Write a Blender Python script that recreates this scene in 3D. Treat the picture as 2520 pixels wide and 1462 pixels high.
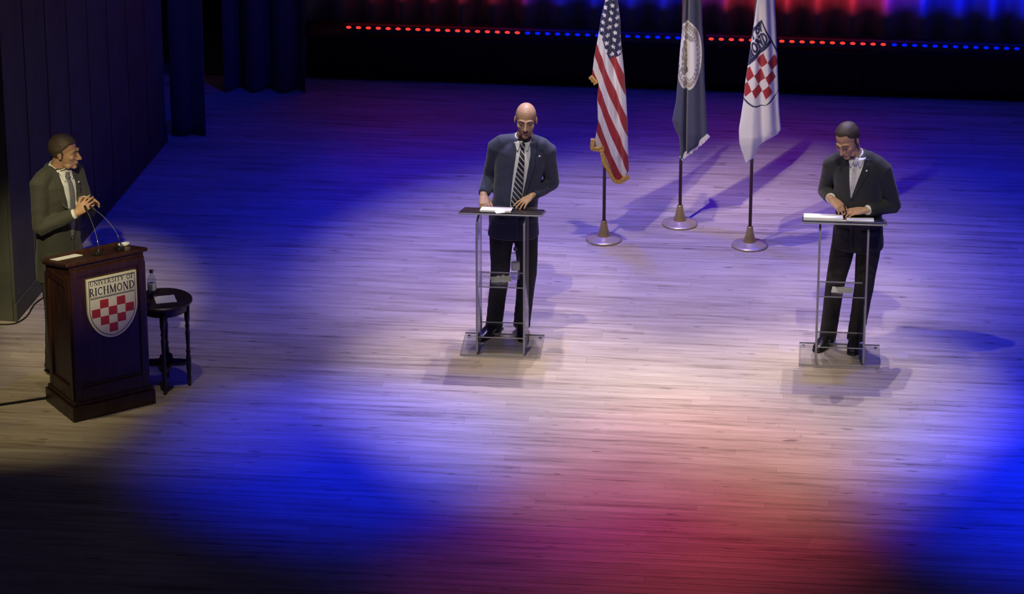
import bpy, bmesh, math, random
from mathutils import Vector, Matrix, noise
from mathutils.bvhtree import BVHTree

for o in list(bpy.data.objects):
    bpy.data.objects.remove(o, do_unlink=True)
scene = bpy.context.scene
COL = scene.collection
R = math.radians

# ------------------------------------------------------------------ camera
cam_d = bpy.data.cameras.new('camera')
cam = bpy.data.objects.new('camera', cam_d)
COL.objects.link(cam)
cam.location = (2.665, -25.358, 10.302)
cam.rotation_euler = (R(90 - 22), 0, R(6))
cam_d.sensor_width = 36.0
cam_d.lens = 36.0 * 8700 / 2520
cam_d.clip_end = 200
scene.camera = cam

# ------------------------------------------------------------------ exposure, world
scene.view_settings.view_transform = 'Standard'
scene.view_settings.look = 'None'
scene.view_settings.exposure = 0.0
scene.view_settings.gamma = 1.0
scene.view_settings.use_curve_mapping = False
world = bpy.data.worlds.new('theatre_dark')
scene.world = world
world.use_nodes = True
world.node_tree.nodes['Background'].inputs[0].default_value = (0.05, 0.05, 0.16, 1)
world.node_tree.nodes['Background'].inputs[1].default_value = 0.14

# ------------------------------------------------------------------ stage lighting rig
def spot(name, loc, target, power, color, half, blend, radius=0.05):
    d = bpy.data.lights.new(name, 'SPOT')
    d.energy = power
    d.color = color
    d.spot_size = R(2 * half)
    d.spot_blend = blend
    d.shadow_soft_size = radius
    o = bpy.data.objects.new(name, d)
    COL.objects.link(o)
    o.location = loc
    o.rotation_euler = (Vector(target) - Vector(loc)).to_track_quat('-Z', 'Y').to_euler()
    return o

WARM = (1.0, 0.88, 0.70)
LAV = (1.0, 0.83, 0.72)
BLUE = (0.0, 0.012, 1.0)
RED = (1.0, 0.12, 0.20)
# overhead white pool above the flags and a key from downstage left
spot('pool_light', (1.0, 0.8, 6.2), (1.0, 0.65, 0), 420, LAV, 25.5, 0.6, 0.04)
spot('key_light', (-0.34, -1.6, 6.3), (1.0, 0.2, 0), 560, LAV, 26, 0.7, 0.05)
# back lights over the two clear podiums
for bx, tx in ((0.75, 0.20), (0.03, 0.15), (2.35, 2.45), (2.75, 2.40)):
    spot('podium_back_light', (bx, 1.4, 6.3), (tx, -1.6, 0), 540, (1.0, 0.88, 0.90), 13, 0.9, 0.03)
# warm front of house lamps
for fx, tx, ty, hh, pp in ((-0.8, 0.6, -2.6, 8, 1350), (-0.8, 0.6, -1.5, 9.5, 720), (3.8, 2.2, -2.6, 8, 1200), (3.8, 2.2, -1.5, 9.5, 950)):
    spot('front_lamp', (fx, -9.0, 9.5), (tx, ty, 0.2), pp, WARM, hh, 1.0, 0.08)
for fx in (0.18, 2.58):  # added unseen fill spots that brighten the two faces at the podiums
    spot('added_face_fill', (fx, -7.8, 11.0), (fx, -0.85, 1.50), 2000, WARM, 3.4, 0.8, 0.06)
# a lamp on the flags
spot('flag_special', (-1.6, -4.6, 9.6), (1.2, 1.45, 1.55), 1800, (1.0, 0.90, 0.80), 5.0, 0.9, 0.05)
# warm specials on the wooden lectern: one high, one from the front
spot('lectern_lamp', (-3.4, -2.9, 6.4), (-3.45, -2.45, 0), 330, (1.0, 0.84, 0.40), 11.5, 0.8, 0.06)
spot('lectern_lamp', (-2.0, -10.5, 7.4), (-3.05, -2.15, 1.20), 3000, (1.0, 0.86, 0.46), 4.7, 0.8, 0.06)
spot('side_wash', (-2.2, -4.0, 6.4), (-2.2, -1.8, 0), 130, LAV, 18, 1.0, 0.1)
spot('side_wash', (-1.5, -3.0, 6.4), (-1.5, -0.8, 0), 112, LAV, 18, 1.0, 0.1)
# blue wash, three rows of four lamps
for bx, row in ((-2, (80, 521, 172)), (0, (320, 1000, 500)), (2, (280, 120, 340)), (4, (330, 1000, 800))):
    for by, pp in zip((3.2, 1.4, -0.4), row):
        spot('blue_wash', (bx, by + 1.0, 6.4), (bx, by, 0), pp, BLUE, 26, 1.0, 0.2)
spot('blue_wash', (-0.9, 0.0, 6.4), (-0.9, -2.9, 0), 2700, BLUE, 13, 1.0, 0.2)
spot('blue_wash', (0.0, -0.5, 6.4), (0.1, -3.2, 0), 600, BLUE, 16, 1.0, 0.2)
spot('blue_wash', (4.1, 0.0, 6.4), (4.1, -2.9, 0), 2100, BLUE, 14, 1.0, 0.2)
spot('blue_wash', (5.0, -1.2, 6.4), (5.0, -2.6, 0), 2700, BLUE, 22, 1.0, 0.2)
spot('blue_wash', (0.6, 0.2, 6.4), (-3.25, 4.0, 1.0), 460, BLUE, 10.5, 0.8, 0.2)
# red wash
spot('red_wash', (1.6, 1.0, 6.4), (1.6, -3.2, 0), 1050, RED, 12.5, 1.0, 0.2)
spot('red_wash', (1.3, -0.6, 6.4), (1.3, -4.6, 0), 330, RED, 14, 1.0, 0.2)
spot('red_wash', (1.6, 1.0, 6.4), (1.6, 3.0, 0), 120, RED, 16, 1.0, 0.2)

# ------------------------------------------------------------------ materials
MATS = {}
def newmat(name):
    m = bpy.data.materials.new(name)
    m.use_nodes = True
    nt = m.node_tree
    return m, nt, nt.nodes['Principled BSDF']

def mat(name, col, rough=0.6, metal=0.0, var=0.12, scale=20.0, bump=0.0, stretch=(1, 1, 1), spec=0.5, sheen=0.0):
    if name in MATS:
        return MATS[name]
    m, nt, b = newmat(name)
    tc = nt.nodes.new('ShaderNodeTexCoord')
    mp = nt.nodes.new('ShaderNodeMapping')
    mp.inputs['Scale'].default_value = stretch
    nz = nt.nodes.new('ShaderNodeTexNoise')
    nz.inputs['Scale'].default_value = scale
    nz.inputs['Detail'].default_value = 4
    nt.links.new(tc.outputs['Object'], mp.inputs[0])
    nt.links.new(mp.outputs[0], nz.inputs['Vector'])
    cr = nt.nodes.new('ShaderNodeValToRGB')
    cr.color_ramp.elements[0].position = 0.3
    cr.color_ramp.elements[1].position = 0.7
    cr.color_ramp.elements[0].color = (*[c * (1 - var) for c in col], 1)
    cr.color_ramp.elements[1].color = (*[min(1, c * (1 + var)) for c in col], 1)
    nt.links.new(nz.outputs['Fac'], cr.inputs[0])
    nt.links.new(cr.outputs[0], b.inputs['Base Color'])
    b.inputs['Roughness'].default_value = rough
    b.inputs['Metallic'].default_value = metal
    b.inputs['Specular IOR Level'].default_value = spec
    if sheen:
        b.inputs['Sheen Weight'].default_value = sheen
    if bump:
        bp = nt.nodes.new('ShaderNodeBump')
        bp.inputs['Strength'].default_value = bump
        bp.inputs['Distance'].default_value = 0.004
        nt.links.new(nz.outputs['Fac'], bp.inputs['Height'])
        nt.links.new(bp.outputs[0], b.inputs['Normal'])
    MATS[name] = m
    return m

def emat(name, col, strength):
    m, nt, b = newmat(name)
    b.inputs['Base Color'].default_value = (*col, 1)
    b.inputs['Emission Color'].default_value = (*col, 1)
    b.inputs['Emission Strength'].default_value = strength
    return m

def clear_mat(name, tint=(0.965, 0.975, 0.985), refl=0.9):
    """clear sheet: straight-through transparency plus Fresnel gloss"""
    m = bpy.data.materials.new(name)
    m.use_nodes = True
    nt = m.node_tree
    nt.nodes.remove(nt.nodes['Principled BSDF'])
    out = nt.nodes['Material Output']
    tr = nt.nodes.new('ShaderNodeBsdfTransparent')
    tr.inputs[0].default_value = (*tint, 1)
    gl = nt.nodes.new('ShaderNodeBsdfGlossy')
    gl.inputs['Roughness'].default_value = 0.06
    gl.inputs[0].default_value = (refl, refl, refl, 1)
    lw = nt.nodes.new('ShaderNodeLayerWeight')
    pw_ = nt.nodes.new('ShaderNodeMath'); pw_.operation = 'POWER'; pw_.inputs[1].default_value = 4.0
    nt.links.new(lw.outputs['Facing'], pw_.inputs[0])
    fr = nt.nodes.new('ShaderNodeMath'); fr.operation = 'MULTIPLY_ADD'
    fr.inputs[1].default_value = 0.6; fr.inputs[2].default_value = 0.04
    nt.links.new(pw_.outputs[0], fr.inputs[0])
    mx = nt.nodes.new('ShaderNodeMixShader')
    nt.links.new(fr.outputs[0], mx.inputs[0])
    nt.links.new(tr.outputs[0], mx.inputs[1])
    nt.links.new(gl.outputs[0], mx.inputs[2])
    nt.links.new(mx.outputs[0], out.inputs[0])
    return m

def attr_mat(name, rough=0.85, bumpscale=600):
    """cloth printed with the colour stored on the mesh, woven relief on top"""
    m, nt, b = newmat(name)
    a = nt.nodes.new('ShaderNodeAttribute')
    a.attribute_name = 'print'
    nt.links.new(a.outputs['Color'], b.inputs['Base Color'])
    b.inputs['Roughness'].default_value = rough
    b.inputs['Sheen Weight'].default_value = 0.2
    nz = nt.nodes.new('ShaderNodeTexNoise')
    nz.inputs['Scale'].default_value = bumpscale
    bp = nt.nodes.new('ShaderNodeBump')
    bp.inputs['Strength'].default_value = 0.2
    bp.inputs['Distance'].default_value = 0.001
    nt.links.new(nz.outputs['Fac'], bp.inputs['Height'])
    nt.links.new(bp.outputs[0], b.inputs['Normal'])
    return m

def floor_mat():
    m, nt, b = newmat('stage_oak')
    L = nt.links
    geo = nt.nodes.new('ShaderNodeNewGeometry')
    oi = nt.nodes.new('ShaderNodeObjectInfo')
    mp = nt.nodes.new('ShaderNodeMapping')
    mp.inputs['Scale'].default_value = (0.9, 13, 1)
    L.new(geo.outputs['Position'], mp.inputs[0])
    n1 = nt.nodes.new('ShaderNodeTexNoise')
    n1.inputs['Scale'].default_value = 1.6
    n1.inputs['Detail'].default_value = 3.5
    n1.inputs['Roughness'].default_value = 0.65
    L.new(mp.outputs[0], n1.inputs['Vector'])
    add = nt.nodes.new('ShaderNodeMath'); add.operation = 'ADD'
    L.new(oi.outputs['Random'], add.inputs[0])
    L.new(geo.outputs['Random Per Island'], add.inputs[1])
    fr = nt.nodes.new('ShaderNodeMath'); fr.operation = 'FRACT'
    L.new(add.outputs[0], fr.inputs[0])
    mx = nt.nodes.new('ShaderNodeMath'); mx.operation = 'MULTIPLY_ADD'
    L.new(fr.outputs[0], mx.inputs[0]); mx.inputs[1].default_value = 0.16
    L.new(n1.outputs['Fac'], mx.inputs[2])
    cr = nt.nodes.new('ShaderNodeValToRGB')
    e = cr.color_ramp.elements
    e[0].position = 0.34; e[0].color = (0.29, 0.23, 0.175, 1)
    e[1].position = 0.82; e[1].color = (0.72, 0.62, 0.50, 1)
    k = e.new(0.50); k.color = (0.50, 0.415, 0.325, 1)
    L.new(mx.outputs[0], cr.inputs[0])
    # scuffs with a shape of their own
    mp2 = nt.nodes.new('ShaderNodeMapping'); mp2.inputs['Scale'].default_value = (2.2, 9, 1)
    L.new(geo.outputs['Position'], mp2.inputs[0])
    n2 = nt.nodes.new('ShaderNodeTexNoise'); n2.inputs['Scale'].default_value = 2.3; n2.inputs['Detail'].default_value = 3
    L.new(mp2.outputs[0], n2.inputs['Vector'])
    c2 = nt.nodes.new('ShaderNodeValToRGB')
    c2.color_ramp.elements[0].position = 0.27; c2.color_ramp.elements[0].color = (0.45, 0.42, 0.40, 1)
    c2.color_ramp.elements[1].position = 0.36; c2.color_ramp.elements[1].color = (1, 1, 1, 1)
    L.new(n2.outputs['Fac'], c2.inputs[0])
    mm = nt.nodes.new('ShaderNodeMix'); mm.data_type = 'RGBA'; mm.blend_type = 'MULTIPLY'
    mm.inputs[0].default_value = 1.0
    L.new(cr.outputs[0], mm.inputs[6]); L.new(c2.outputs[0], mm.inputs[7])
    L.new(mm.outputs[2], b.inputs['Base Color'])
    b.inputs['Roughness'].default_value = 0.42
    b.inputs['Specular IOR Level'].default_value = 0.35
    return m

M_floor = floor_mat()
M_sub = mat('subfloor_wood', (0.14, 0.11, 0.08), 0.9)
M_black = mat('black_paint', (0.006, 0.006, 0.007), 0.8)
M_wall = mat('stage_wall_paint', (0.075, 0.075, 0.062), 0.75, scale=3, var=0.25)
M_velour = mat('navy_velour', (0.050, 0.050, 0.060), 0.95, scale=60, bump=0.2, sheen=0.3)
M_cyc = mat('backdrop_velour', (0.42, 0.40, 0.40), 0.95, scale=40, var=0.1)
M_mahog = mat('mahogany', (0.045, 0.017, 0.010), 0.34, scale=6, var=0.4, stretch=(6, 6, 0.7))
M_darkwood = mat('dark_turned_wood', (0.035, 0.022, 0.018), 0.38, scale=8, var=0.3)
M_cream = mat('cream_enamel', (0.86, 0.83, 0.66), 0.5, var=0.04)
M_crimson = mat('crimson_enamel', (0.50, 0.035, 0.03), 0.5, var=0.08)
M_navyprint = mat('navy_print', (0.018, 0.022, 0.05), 0.6)
M_paper = mat('white_paper', (0.85, 0.86, 0.88), 0.8, var=0.03)
M_acr = clear_mat('clear_acrylic')
M_acr_edge = mat('acrylic_edge', (0.38, 0.39, 0.43), 0.3, var=0.05)
M_water = clear_mat('clear_bottle_plastic', (0.80, 0.84, 0.88))
M_blackplastic = mat('black_plastic', (0.010, 0.010, 0.011), 0.45)
M_chrome = mat('chrome', (0.75, 0.75, 0.75), 0.2, 1.0, var=0.03)
M_brass = mat('antique_brass', (0.66, 0.54, 0.38), 0.35, 0.45, var=0.08)
M_poleoak = mat('dark_oak_pole', (0.085, 0.040, 0.032), 0.4, scale=8, stretch=(8, 8, 0.5), var=0.3)
M_leather = mat('black_leather', (0.012, 0.012, 0.014), 0.4, scale=200, bump=0.2)
M_gold = mat('gold_fringe', (0.68, 0.45, 0.10), 0.6, scale=150, var=0.3, bump=0.5)
M_whitefringe = mat('white_fringe', (0.82, 0.82, 0.80), 0.7, scale=150, var=0.15, bump=0.5)
M_cable = mat('black_rubber', (0.012, 0.012, 0.012), 0.6)
M_shirtwhite = mat('white_shirt_cotton', (0.78, 0.80, 0.84), 0.8, scale=80, var=0.04)
M_shirtgrey = mat('pale_blue_shirt_cotton', (0.62, 0.66, 0.74), 0.8, scale=80, var=0.04)
M_shoe = mat('black_shoe_leather', (0.010, 0.009, 0.010), 0.3)

# ------------------------------------------------------------------ helpers
def link(name, me, m, parent=None, smooth=False):
    o = bpy.data.objects.new(name, me)
    COL.objects.link(o)
    if m is not None:
        if isinstance(m, (list, tuple)):
            for q in m: me.materials.append(q)
        elif not me.materials:
            me.materials.append(m)
    if parent is not None: o.parent = parent
    if smooth:
        for p in me.polygons: p.use_smooth = True
    return o

def fin(name, bm, m, parent=None, smooth=False):
    bmesh.ops.recalc_face_normals(bm, faces=bm.faces)
    me = bpy.data.meshes.new(name)
    bm.to_mesh(me)
    bm.free()
    return link(name, me, m, parent, smooth)

def empty(name, loc=(0, 0, 0), rz=0.0):
    o = bpy.data.objects.new(name, None)
    o.empty_display_size = 0.1
    COL.objects.link(o)
    o.location = loc
    o.rotation_euler = (0, 0, rz)
    return o

def tag(o, label=None, cat=None, group=None, kind=None):
    if label: o['label'] = label
    if cat: o['category'] = cat
    if group: o['group'] = group
    if kind: o['kind'] = kind
    return o

def box(bm, c, s, rot=None, bev=0.0):
    mt = Matrix.Translation(c)
    if rot is not None: mt = mt @ rot
    r = bmesh.ops.create_cube(bm, size=1.0, matrix=mt @ Matrix.Diagonal((*s, 1)))
    if bev:
        es = list({e for v in r['verts'] for e in v.link_edges})
        bmesh.ops.bevel(bm, geom=es, offset=bev, segments=2, affect='EDGES', profile=0.6)

def ell(bm, c, r, rot=None, seg=20):
    mt = Matrix.Translation(c)
    if rot is not None: mt = mt @ rot
    if isinstance(r, (int, float)): r = (r, r, r)
    bmesh.ops.create_uvsphere(bm, u_segments=seg, v_segments=seg // 2 + 2, radius=1.0, matrix=mt @ Matrix.Diagonal((*r, 1)))

def tube(bm, pts, rad, ref=(1, 0, 0), seg=18, n=2.0, cap=1.0, xf=None):
    """closed tube along pts; rad items are a number or (along ref, across)"""
    pts = [Vector(p) for p in pts]
    rad = [(q, q) if isinstance(q, (int, float)) else q for q in rad]
    ref = Vector(ref)
    rings = []
    N = len(pts)
    tang = []
    for i in range(N):
        a = pts[max(i - 1, 0)]; b = pts[min(i + 1, N - 1)]
        tang.append((b - a).normalized())
    def ring(p, t, ra, rb):
        s = ref - ref.dot(t) * t
        if s.length < 1e-4:
            s = Vector((0, 1, 0)) - t * t.y
        s.normalize(); u = t.cross(s)
        out = []
        for k in range(seg):
            a = 2 * math.pi * k / seg
            ca, sa = math.cos(a), math.sin(a)
            if n != 2.0:
                ca = math.copysign(abs(ca) ** (2 / n), ca); sa = math.copysign(abs(sa) ** (2 / n), sa)
            v = p + s * ra * ca + u * rb * sa
            out.append(bm.verts.new(xf @ v if xf else v))
        return out
    def caprings(p, t, r, sgn):
        out = []
        for f in (0.9, 0.6):
            h = math.sqrt(1 - f * f) * min(r) * cap
            out.append((p + t * h * sgn, t, r[0] * f, r[1] * f))
        return out
    seq = []
    if cap: seq += list(reversed(caprings(pts[0], tang[0], rad[0], -1)))
    for p, t, r in zip(pts, tang, rad): seq.append((p, t, r[0], r[1]))
    if cap: seq += caprings(pts[-1], tang[-1], rad[-1], 1)
    rings = [ring(*q) for q in seq]
    for a, b in zip(rings, rings[1:]):
        for k in range(seg):
            bm.faces.new((a[k], a[(k + 1) % seg], b[(k + 1) % seg], b[k]))
    bm.faces.new(list(reversed(rings[0])))
    bm.faces.new(rings[-1])

def lathe(bm, prof, c=(0, 0, 0), seg=32):
    c = Vector(c)
    rings = []
    for r, z in prof:
        rings.append([bm.verts.new(c + Vector((max(r, 1e-4) * math.cos(2 * math.pi * k / seg), max(r, 1e-4) * math.sin(2 * math.pi * k / seg), z))) for k in range(seg)])
    for a, b in zip(rings, rings[1:]):
        for k in range(seg):
            bm.faces.new((a[k], a[(k + 1) % seg], b[(k + 1) % seg], b[k]))
    bm.faces.new(list(reversed(rings[0])))
    bm.faces.new(rings[-1])

def prism(bm, poly, z0, z1, xf=None):
    lo = [bm.verts.new((xf @ Vector((x, y, z0))) if xf else (x, y, z0)) for x, y in poly]
    hi = [bm.verts.new((xf @ Vector((x, y, z1))) if xf else (x, y, z1)) for x, y in poly]
    n = len(poly)
    bm.faces.new(list(reversed(lo))); bm.faces.new(hi)
    for i in range(n):
        bm.faces.new((lo[i], lo[(i + 1) % n], hi[(i + 1) % n], hi[i]))

def lerp_table(tab, t):
    """tab rows sorted by first column, returns interpolated rest"""
    if t <= tab[0][0]: return tab[0][1:]
    for a, b in zip(tab, tab[1:]):
        if t <= b[0]:
            f = (t - a[0]) / (b[0] - a[0])
            return tuple(x + (y - x) * f for x, y in zip(a[1:], b[1:]))
    return tab[-1][1:]

def remeshed(bm, voxel, smooth=3, fac=0.5):
    """fuse overlapping closed shapes into one continuous surface"""
    bmesh.ops.recalc_face_normals(bm, faces=bm.faces)
    me = bpy.data.meshes.new('tmp')
    bm.to_mesh(me); bm.free()
    o = bpy.data.objects.new('tmp', me)
    COL.objects.link(o)
    r = o.modifiers.new('r', 'REMESH'); r.mode = 'VOXEL'; r.voxel_size = voxel
    if smooth:
        s = o.modifiers.new('s', 'SMOOTH'); s.factor = fac; s.iterations = smooth
    dg = bpy.context.evaluated_depsgraph_get()
    out = bpy.data.meshes.new_from_object(o.evaluated_get(dg))
    bpy.data.objects.remove(o, do_unlink=True)
    bpy.data.meshes.remove(me)
    return out

# ================================================================== SETTING
random.seed(7)
# ---- floor: planks running across the stage
X0, X1, Y0, Y1, PW = -5.2, 6.0, -6.6, 5.15, 0.085
bm = bmesh.new()
box(bm, ((X0 + X1) / 2, (Y0 + 6.6) / 2, -0.07), (X1 - X0, 6.6 - Y0, 0.10))
floor = tag(fin('floor', bm, M_sub), kind='structure')
def plank_verts(L, w=PW, h=0.018, g=0.0008, c=0.0012):
    a, b = L / 2 - 0.0003, w / 2 - g
    v = [(-a, -b, -h), (a, -b, -h), (a, b, -h), (-a, b, -h), (-a, -b, -c), (a, -b, -c), (a, b, -c), (-a, b, -c),
         (-a + 0.0003, -b + c, 0), (a - 0.0003, -b + c, 0), (a - 0.0003, b - c, 0), (-a + 0.0003, b - c, 0)]
    f = [(8, 9, 10, 11), (0, 1, 5, 4), (1, 2, 6, 5), (2, 3, 7, 6), (3, 0, 4, 7), (4, 5, 9, 8), (5, 6, 10, 9), (6, 7, 11, 10), (7, 4, 8, 11)]
    return v, f
LENS = (1.1, 1.5, 1.9, 2.4)
pm = {}
for L in LENS:
    me = bpy.data.meshes.new('plank'); v, f = plank_verts(L); me.from_pydata(v, [], f); me.materials.append(M_floor); pm[L] = me
planks = []
for i in range(int((Y1 - Y0) / PW)):
    y = Y0 + PW * (i + 0.5)
    x = X0 - random.random() * 1.8
    while x < X1:
        L = random.choice(LENS)
        planks.append((x + L / 2, y, -0.0006 * random.random(), L)); x += L
inview = sorted([p for p in planks if p[1] > -5.35 and -4.0 < p[0] < 5.0], key=lambda p: p[1])[:300]
near = set(inview)
for x, y, z, L in inview:
    o = bpy.data.objects.new('plank', pm[L]); COL.objects.link(o); o.parent = floor; o.location = (x, y, z)
V, F = [], []
for p in planks:
    if p in near: continue
    v, f = plank_verts(p[3]); k = len(V)
    V += [(a + p[0], b + p[1], c + p[2]) for a, b, c in v]; F += [tuple(q + k for q in g) for g in f]
me = bpy.data.meshes.new('planks_beyond'); me.from_pydata(V, [], F)
tag(link('planks_beyond', me, M_floor, floor), kind='stuff')

# ---- left wall: block with flat panels and a baseboard
wx0, wy0, wx1, wy1 = -3.74, -0.90, -3.40, 3.30
bm = bmesh.new()
prism(bm, [(wx0, wy0), (wx1, wy1), (-4.1, 3.5), (-5.2, -0.80)], -0.02, 6.0)
wall_left = tag(fin('wall_left', bm, M_wall), kind='structure')
wl_len = math.hypot(wx1 - wx0, wy1 - wy0); wl_ang = math.atan2(wy1 - wy0, wx1 - wx0)
npan = 8; pw = wl_len / npan
bm = bmesh.new(); box(bm, (0, -0.008, 3.05), (pw - 0.02, 0.03, 5.8), bev=0.005); bmesh.ops.recalc_face_normals(bm, faces=bm.faces)
pme = bpy.data.meshes.new('panel'); bm.to_mesh(pme); bm.free(); pme.materials.append(M_wall)
for i in range(npan):
    o = bpy.data.objects.new('panel', pme); COL.objects.link(o); o.parent = wall_left
    t = (i + 0.5) / npan
    o.location = (wx0 + (wx1 - wx0) * t, wy0 + (wy1 - wy0) * t, 0); o.rotation_euler = (0, 0, wl_ang)
bm = bmesh.new(); box(bm, (wl_len / 2, -0.018, 0.075), (wl_len, 0.03, 0.15), bev=0.006)
o = tag(fin('baseboard_left', bm, M_wall), kind='structure'); o.location = (wx0, wy0, 0); o.rotation_euler = (0, 0, wl_ang)

# ---- back wall
bm = bmesh.new(); box(bm, (0.4, 6.5, 2.9), (11.2, 0.12, 6.0))
tag(fin('wall_back', bm, M_black), kind='structure')

# ---- hanging drapes
def drape(name, x0, x1, y, z0, z1, amp, period, m, seed, step=0.012, flat=0.6):
    rnd = random.Random(seed)
    n = int((x1 - x0) / step) + 1
    ph = rnd.random() * 6
    bm = bmesh.new(); rows = []
    zs = [z0, z0 + 0.1, z0 + 0.4, z0 + 1.0, (z0 + z1) / 2, z1]
    for zi, z in enumerate(zs):
        row = []
        for i in range(n):
            x = x0 + (x1 - x0) * i / (n - 1)
            w = 2 * math.pi * x / period + ph + 0.9 * math.sin(x * 2.1 + seed) + 0.08 * z
            s = math.sin(w)
            s = math.copysign(abs(s) ** flat, s)
            row.append(bm.verts.new((x, y + amp * s + 0.01 * math.sin(x * 31 + z), z)))
        rows.append(row)
    for a, b in zip(rows, rows[1:]):
        for i in range(n - 1): bm.faces.new((a[i], a[i + 1], b[i + 1], b[i]))
    o = fin(name, bm, m, None, True)
    s = o.modifiers.new('thick', 'SOLIDIFY'); s.thickness = 0.006
    return o
tag(drape('backdrop_curtain', -2.9, 5.6, 5.85, 0.02, 5.6, 0.10, 0.30, M_cyc, 3, flat=1.0), 'pleated backdrop curtain lit red and blue behind the row of lights', 'curtain')
tag(drape('side_curtain', -3.36, -3.06, 3.46, 0.005, 5.8, 0.018, 0.34, M_velour, 5), 'narrow dark blue side curtain hanging where the left wall ends', 'curtain')
tag(drape('side_curtain', -3.12, -2.38, 4.75, 0.005, 5.8, 0.075, 0.27, M_velour, 11, flat=0.8), 'dark blue side curtain with three deep folds beside the low black riser', 'curtain')

# ---- low black riser under the light bars
rs = empty('low_riser', (0.95, 5.42, 0))
bm = bmesh.new(); box(bm, (0, 0.02, 0.19), (6.8, 0.40, 0.38), bev=0.004); fin('body', bm, M_black, rs)
bm = bmesh.new(); box(bm, (0, 0, 0.392), (6.9, 0.46, 0.025), bev=0.005); fin('top_board', bm, M_black, rs)
for k in range(4):
    bm = bmesh.new(); box(bm, (-2.55 + 1.7 * k, -0.188, 0.19), (1.68, 0.016, 0.36), bev=0.004); fin('front_panel', bm, M_black, rs)
tag(rs, 'long low black riser along the back carrying the red and blue light bars', 'riser')

# ---- light bars
M_led = {'red': emat('red_lens_glow', (1.0, 0.045, 0.035), 1.1), 'blue': emat('blue_lens_glow', (0.0, 0.01, 1.0), 1.0)}
bm = bmesh.new(); ell(bm, (0, 0, 0), (0.025, 0.012, 0.014), seg=14); bmesh.ops.recalc_face_normals(bm, faces=bm.faces)
lens_me = {}
for kcol in ('red', 'blue'):
    me = bpy.data.meshes.new('lens'); bm.to_mesh(me); me.materials.append(M_led[kcol])
    for p in me.polygons: p.use_smooth = True
    lens_me[kcol] = me
bm.free()
bar_lab = ['bar of glowing red lenses beside the dark blue side curtain',
           'bar of glowing blue lenses passing behind the striped flag',
           'bar of glowing red lenses passing behind the white flag',
           'bar of glowing blue lenses beyond the person in charcoal']
for k, (xa, kcol) in enumerate(((-2.10, 'red'), (-0.455, 'blue'), (1.215, 'red'), (2.865, 'blue'))):
    b = empty('light_bar', (xa, 5.25, 0.4045))
    w = 1.64
    bm = bmesh.new(); box(bm, (w / 2, 0.0, 0.058), (w, 0.075, 0.075), bev=0.008); fin('housing', bm, M_blackplastic, b)
    for sx in (0.12, w - 0.12):
        bm = bmesh.new(); box(bm, (sx, 0.0, 0.011), (0.05, 0.10, 0.022), bev=0.004); fin('foot', bm, M_blackplastic, b)
    for i in range(18):
        o = bpy.data.objects.new('lens', lens_me[kcol]); COL.objects.link(o); o.parent = b
        o.location = (0.05 + i * 0.0912, -0.036, 0.075)
    tag(b, bar_lab[k], 'light bar', 'light bars on the riser')
    # the bar's own upward beam on the curtain
    d = bpy.data.lights.new('bar_beam', 'AREA'); d.shape = 'RECTANGLE'; d.size = w; d.size_y = 0.05
    d.energy = 6.5 if kcol == 'red' else 12.0
    d.color = (1.0, 0.03, 0.04) if kcol == 'red' else (0.0, 0.005, 1.0)
    d.spread = R(95)
    lo = bpy.data.objects.new('bar_beam', d); COL.objects.link(lo)
    lo.location = (xa + w / 2, 5.27, 0.56)
    lo.rotation_euler = Vector((0, 0.58, 0.62)).to_track_quat('-Z', 'Y').to_euler()

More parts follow.
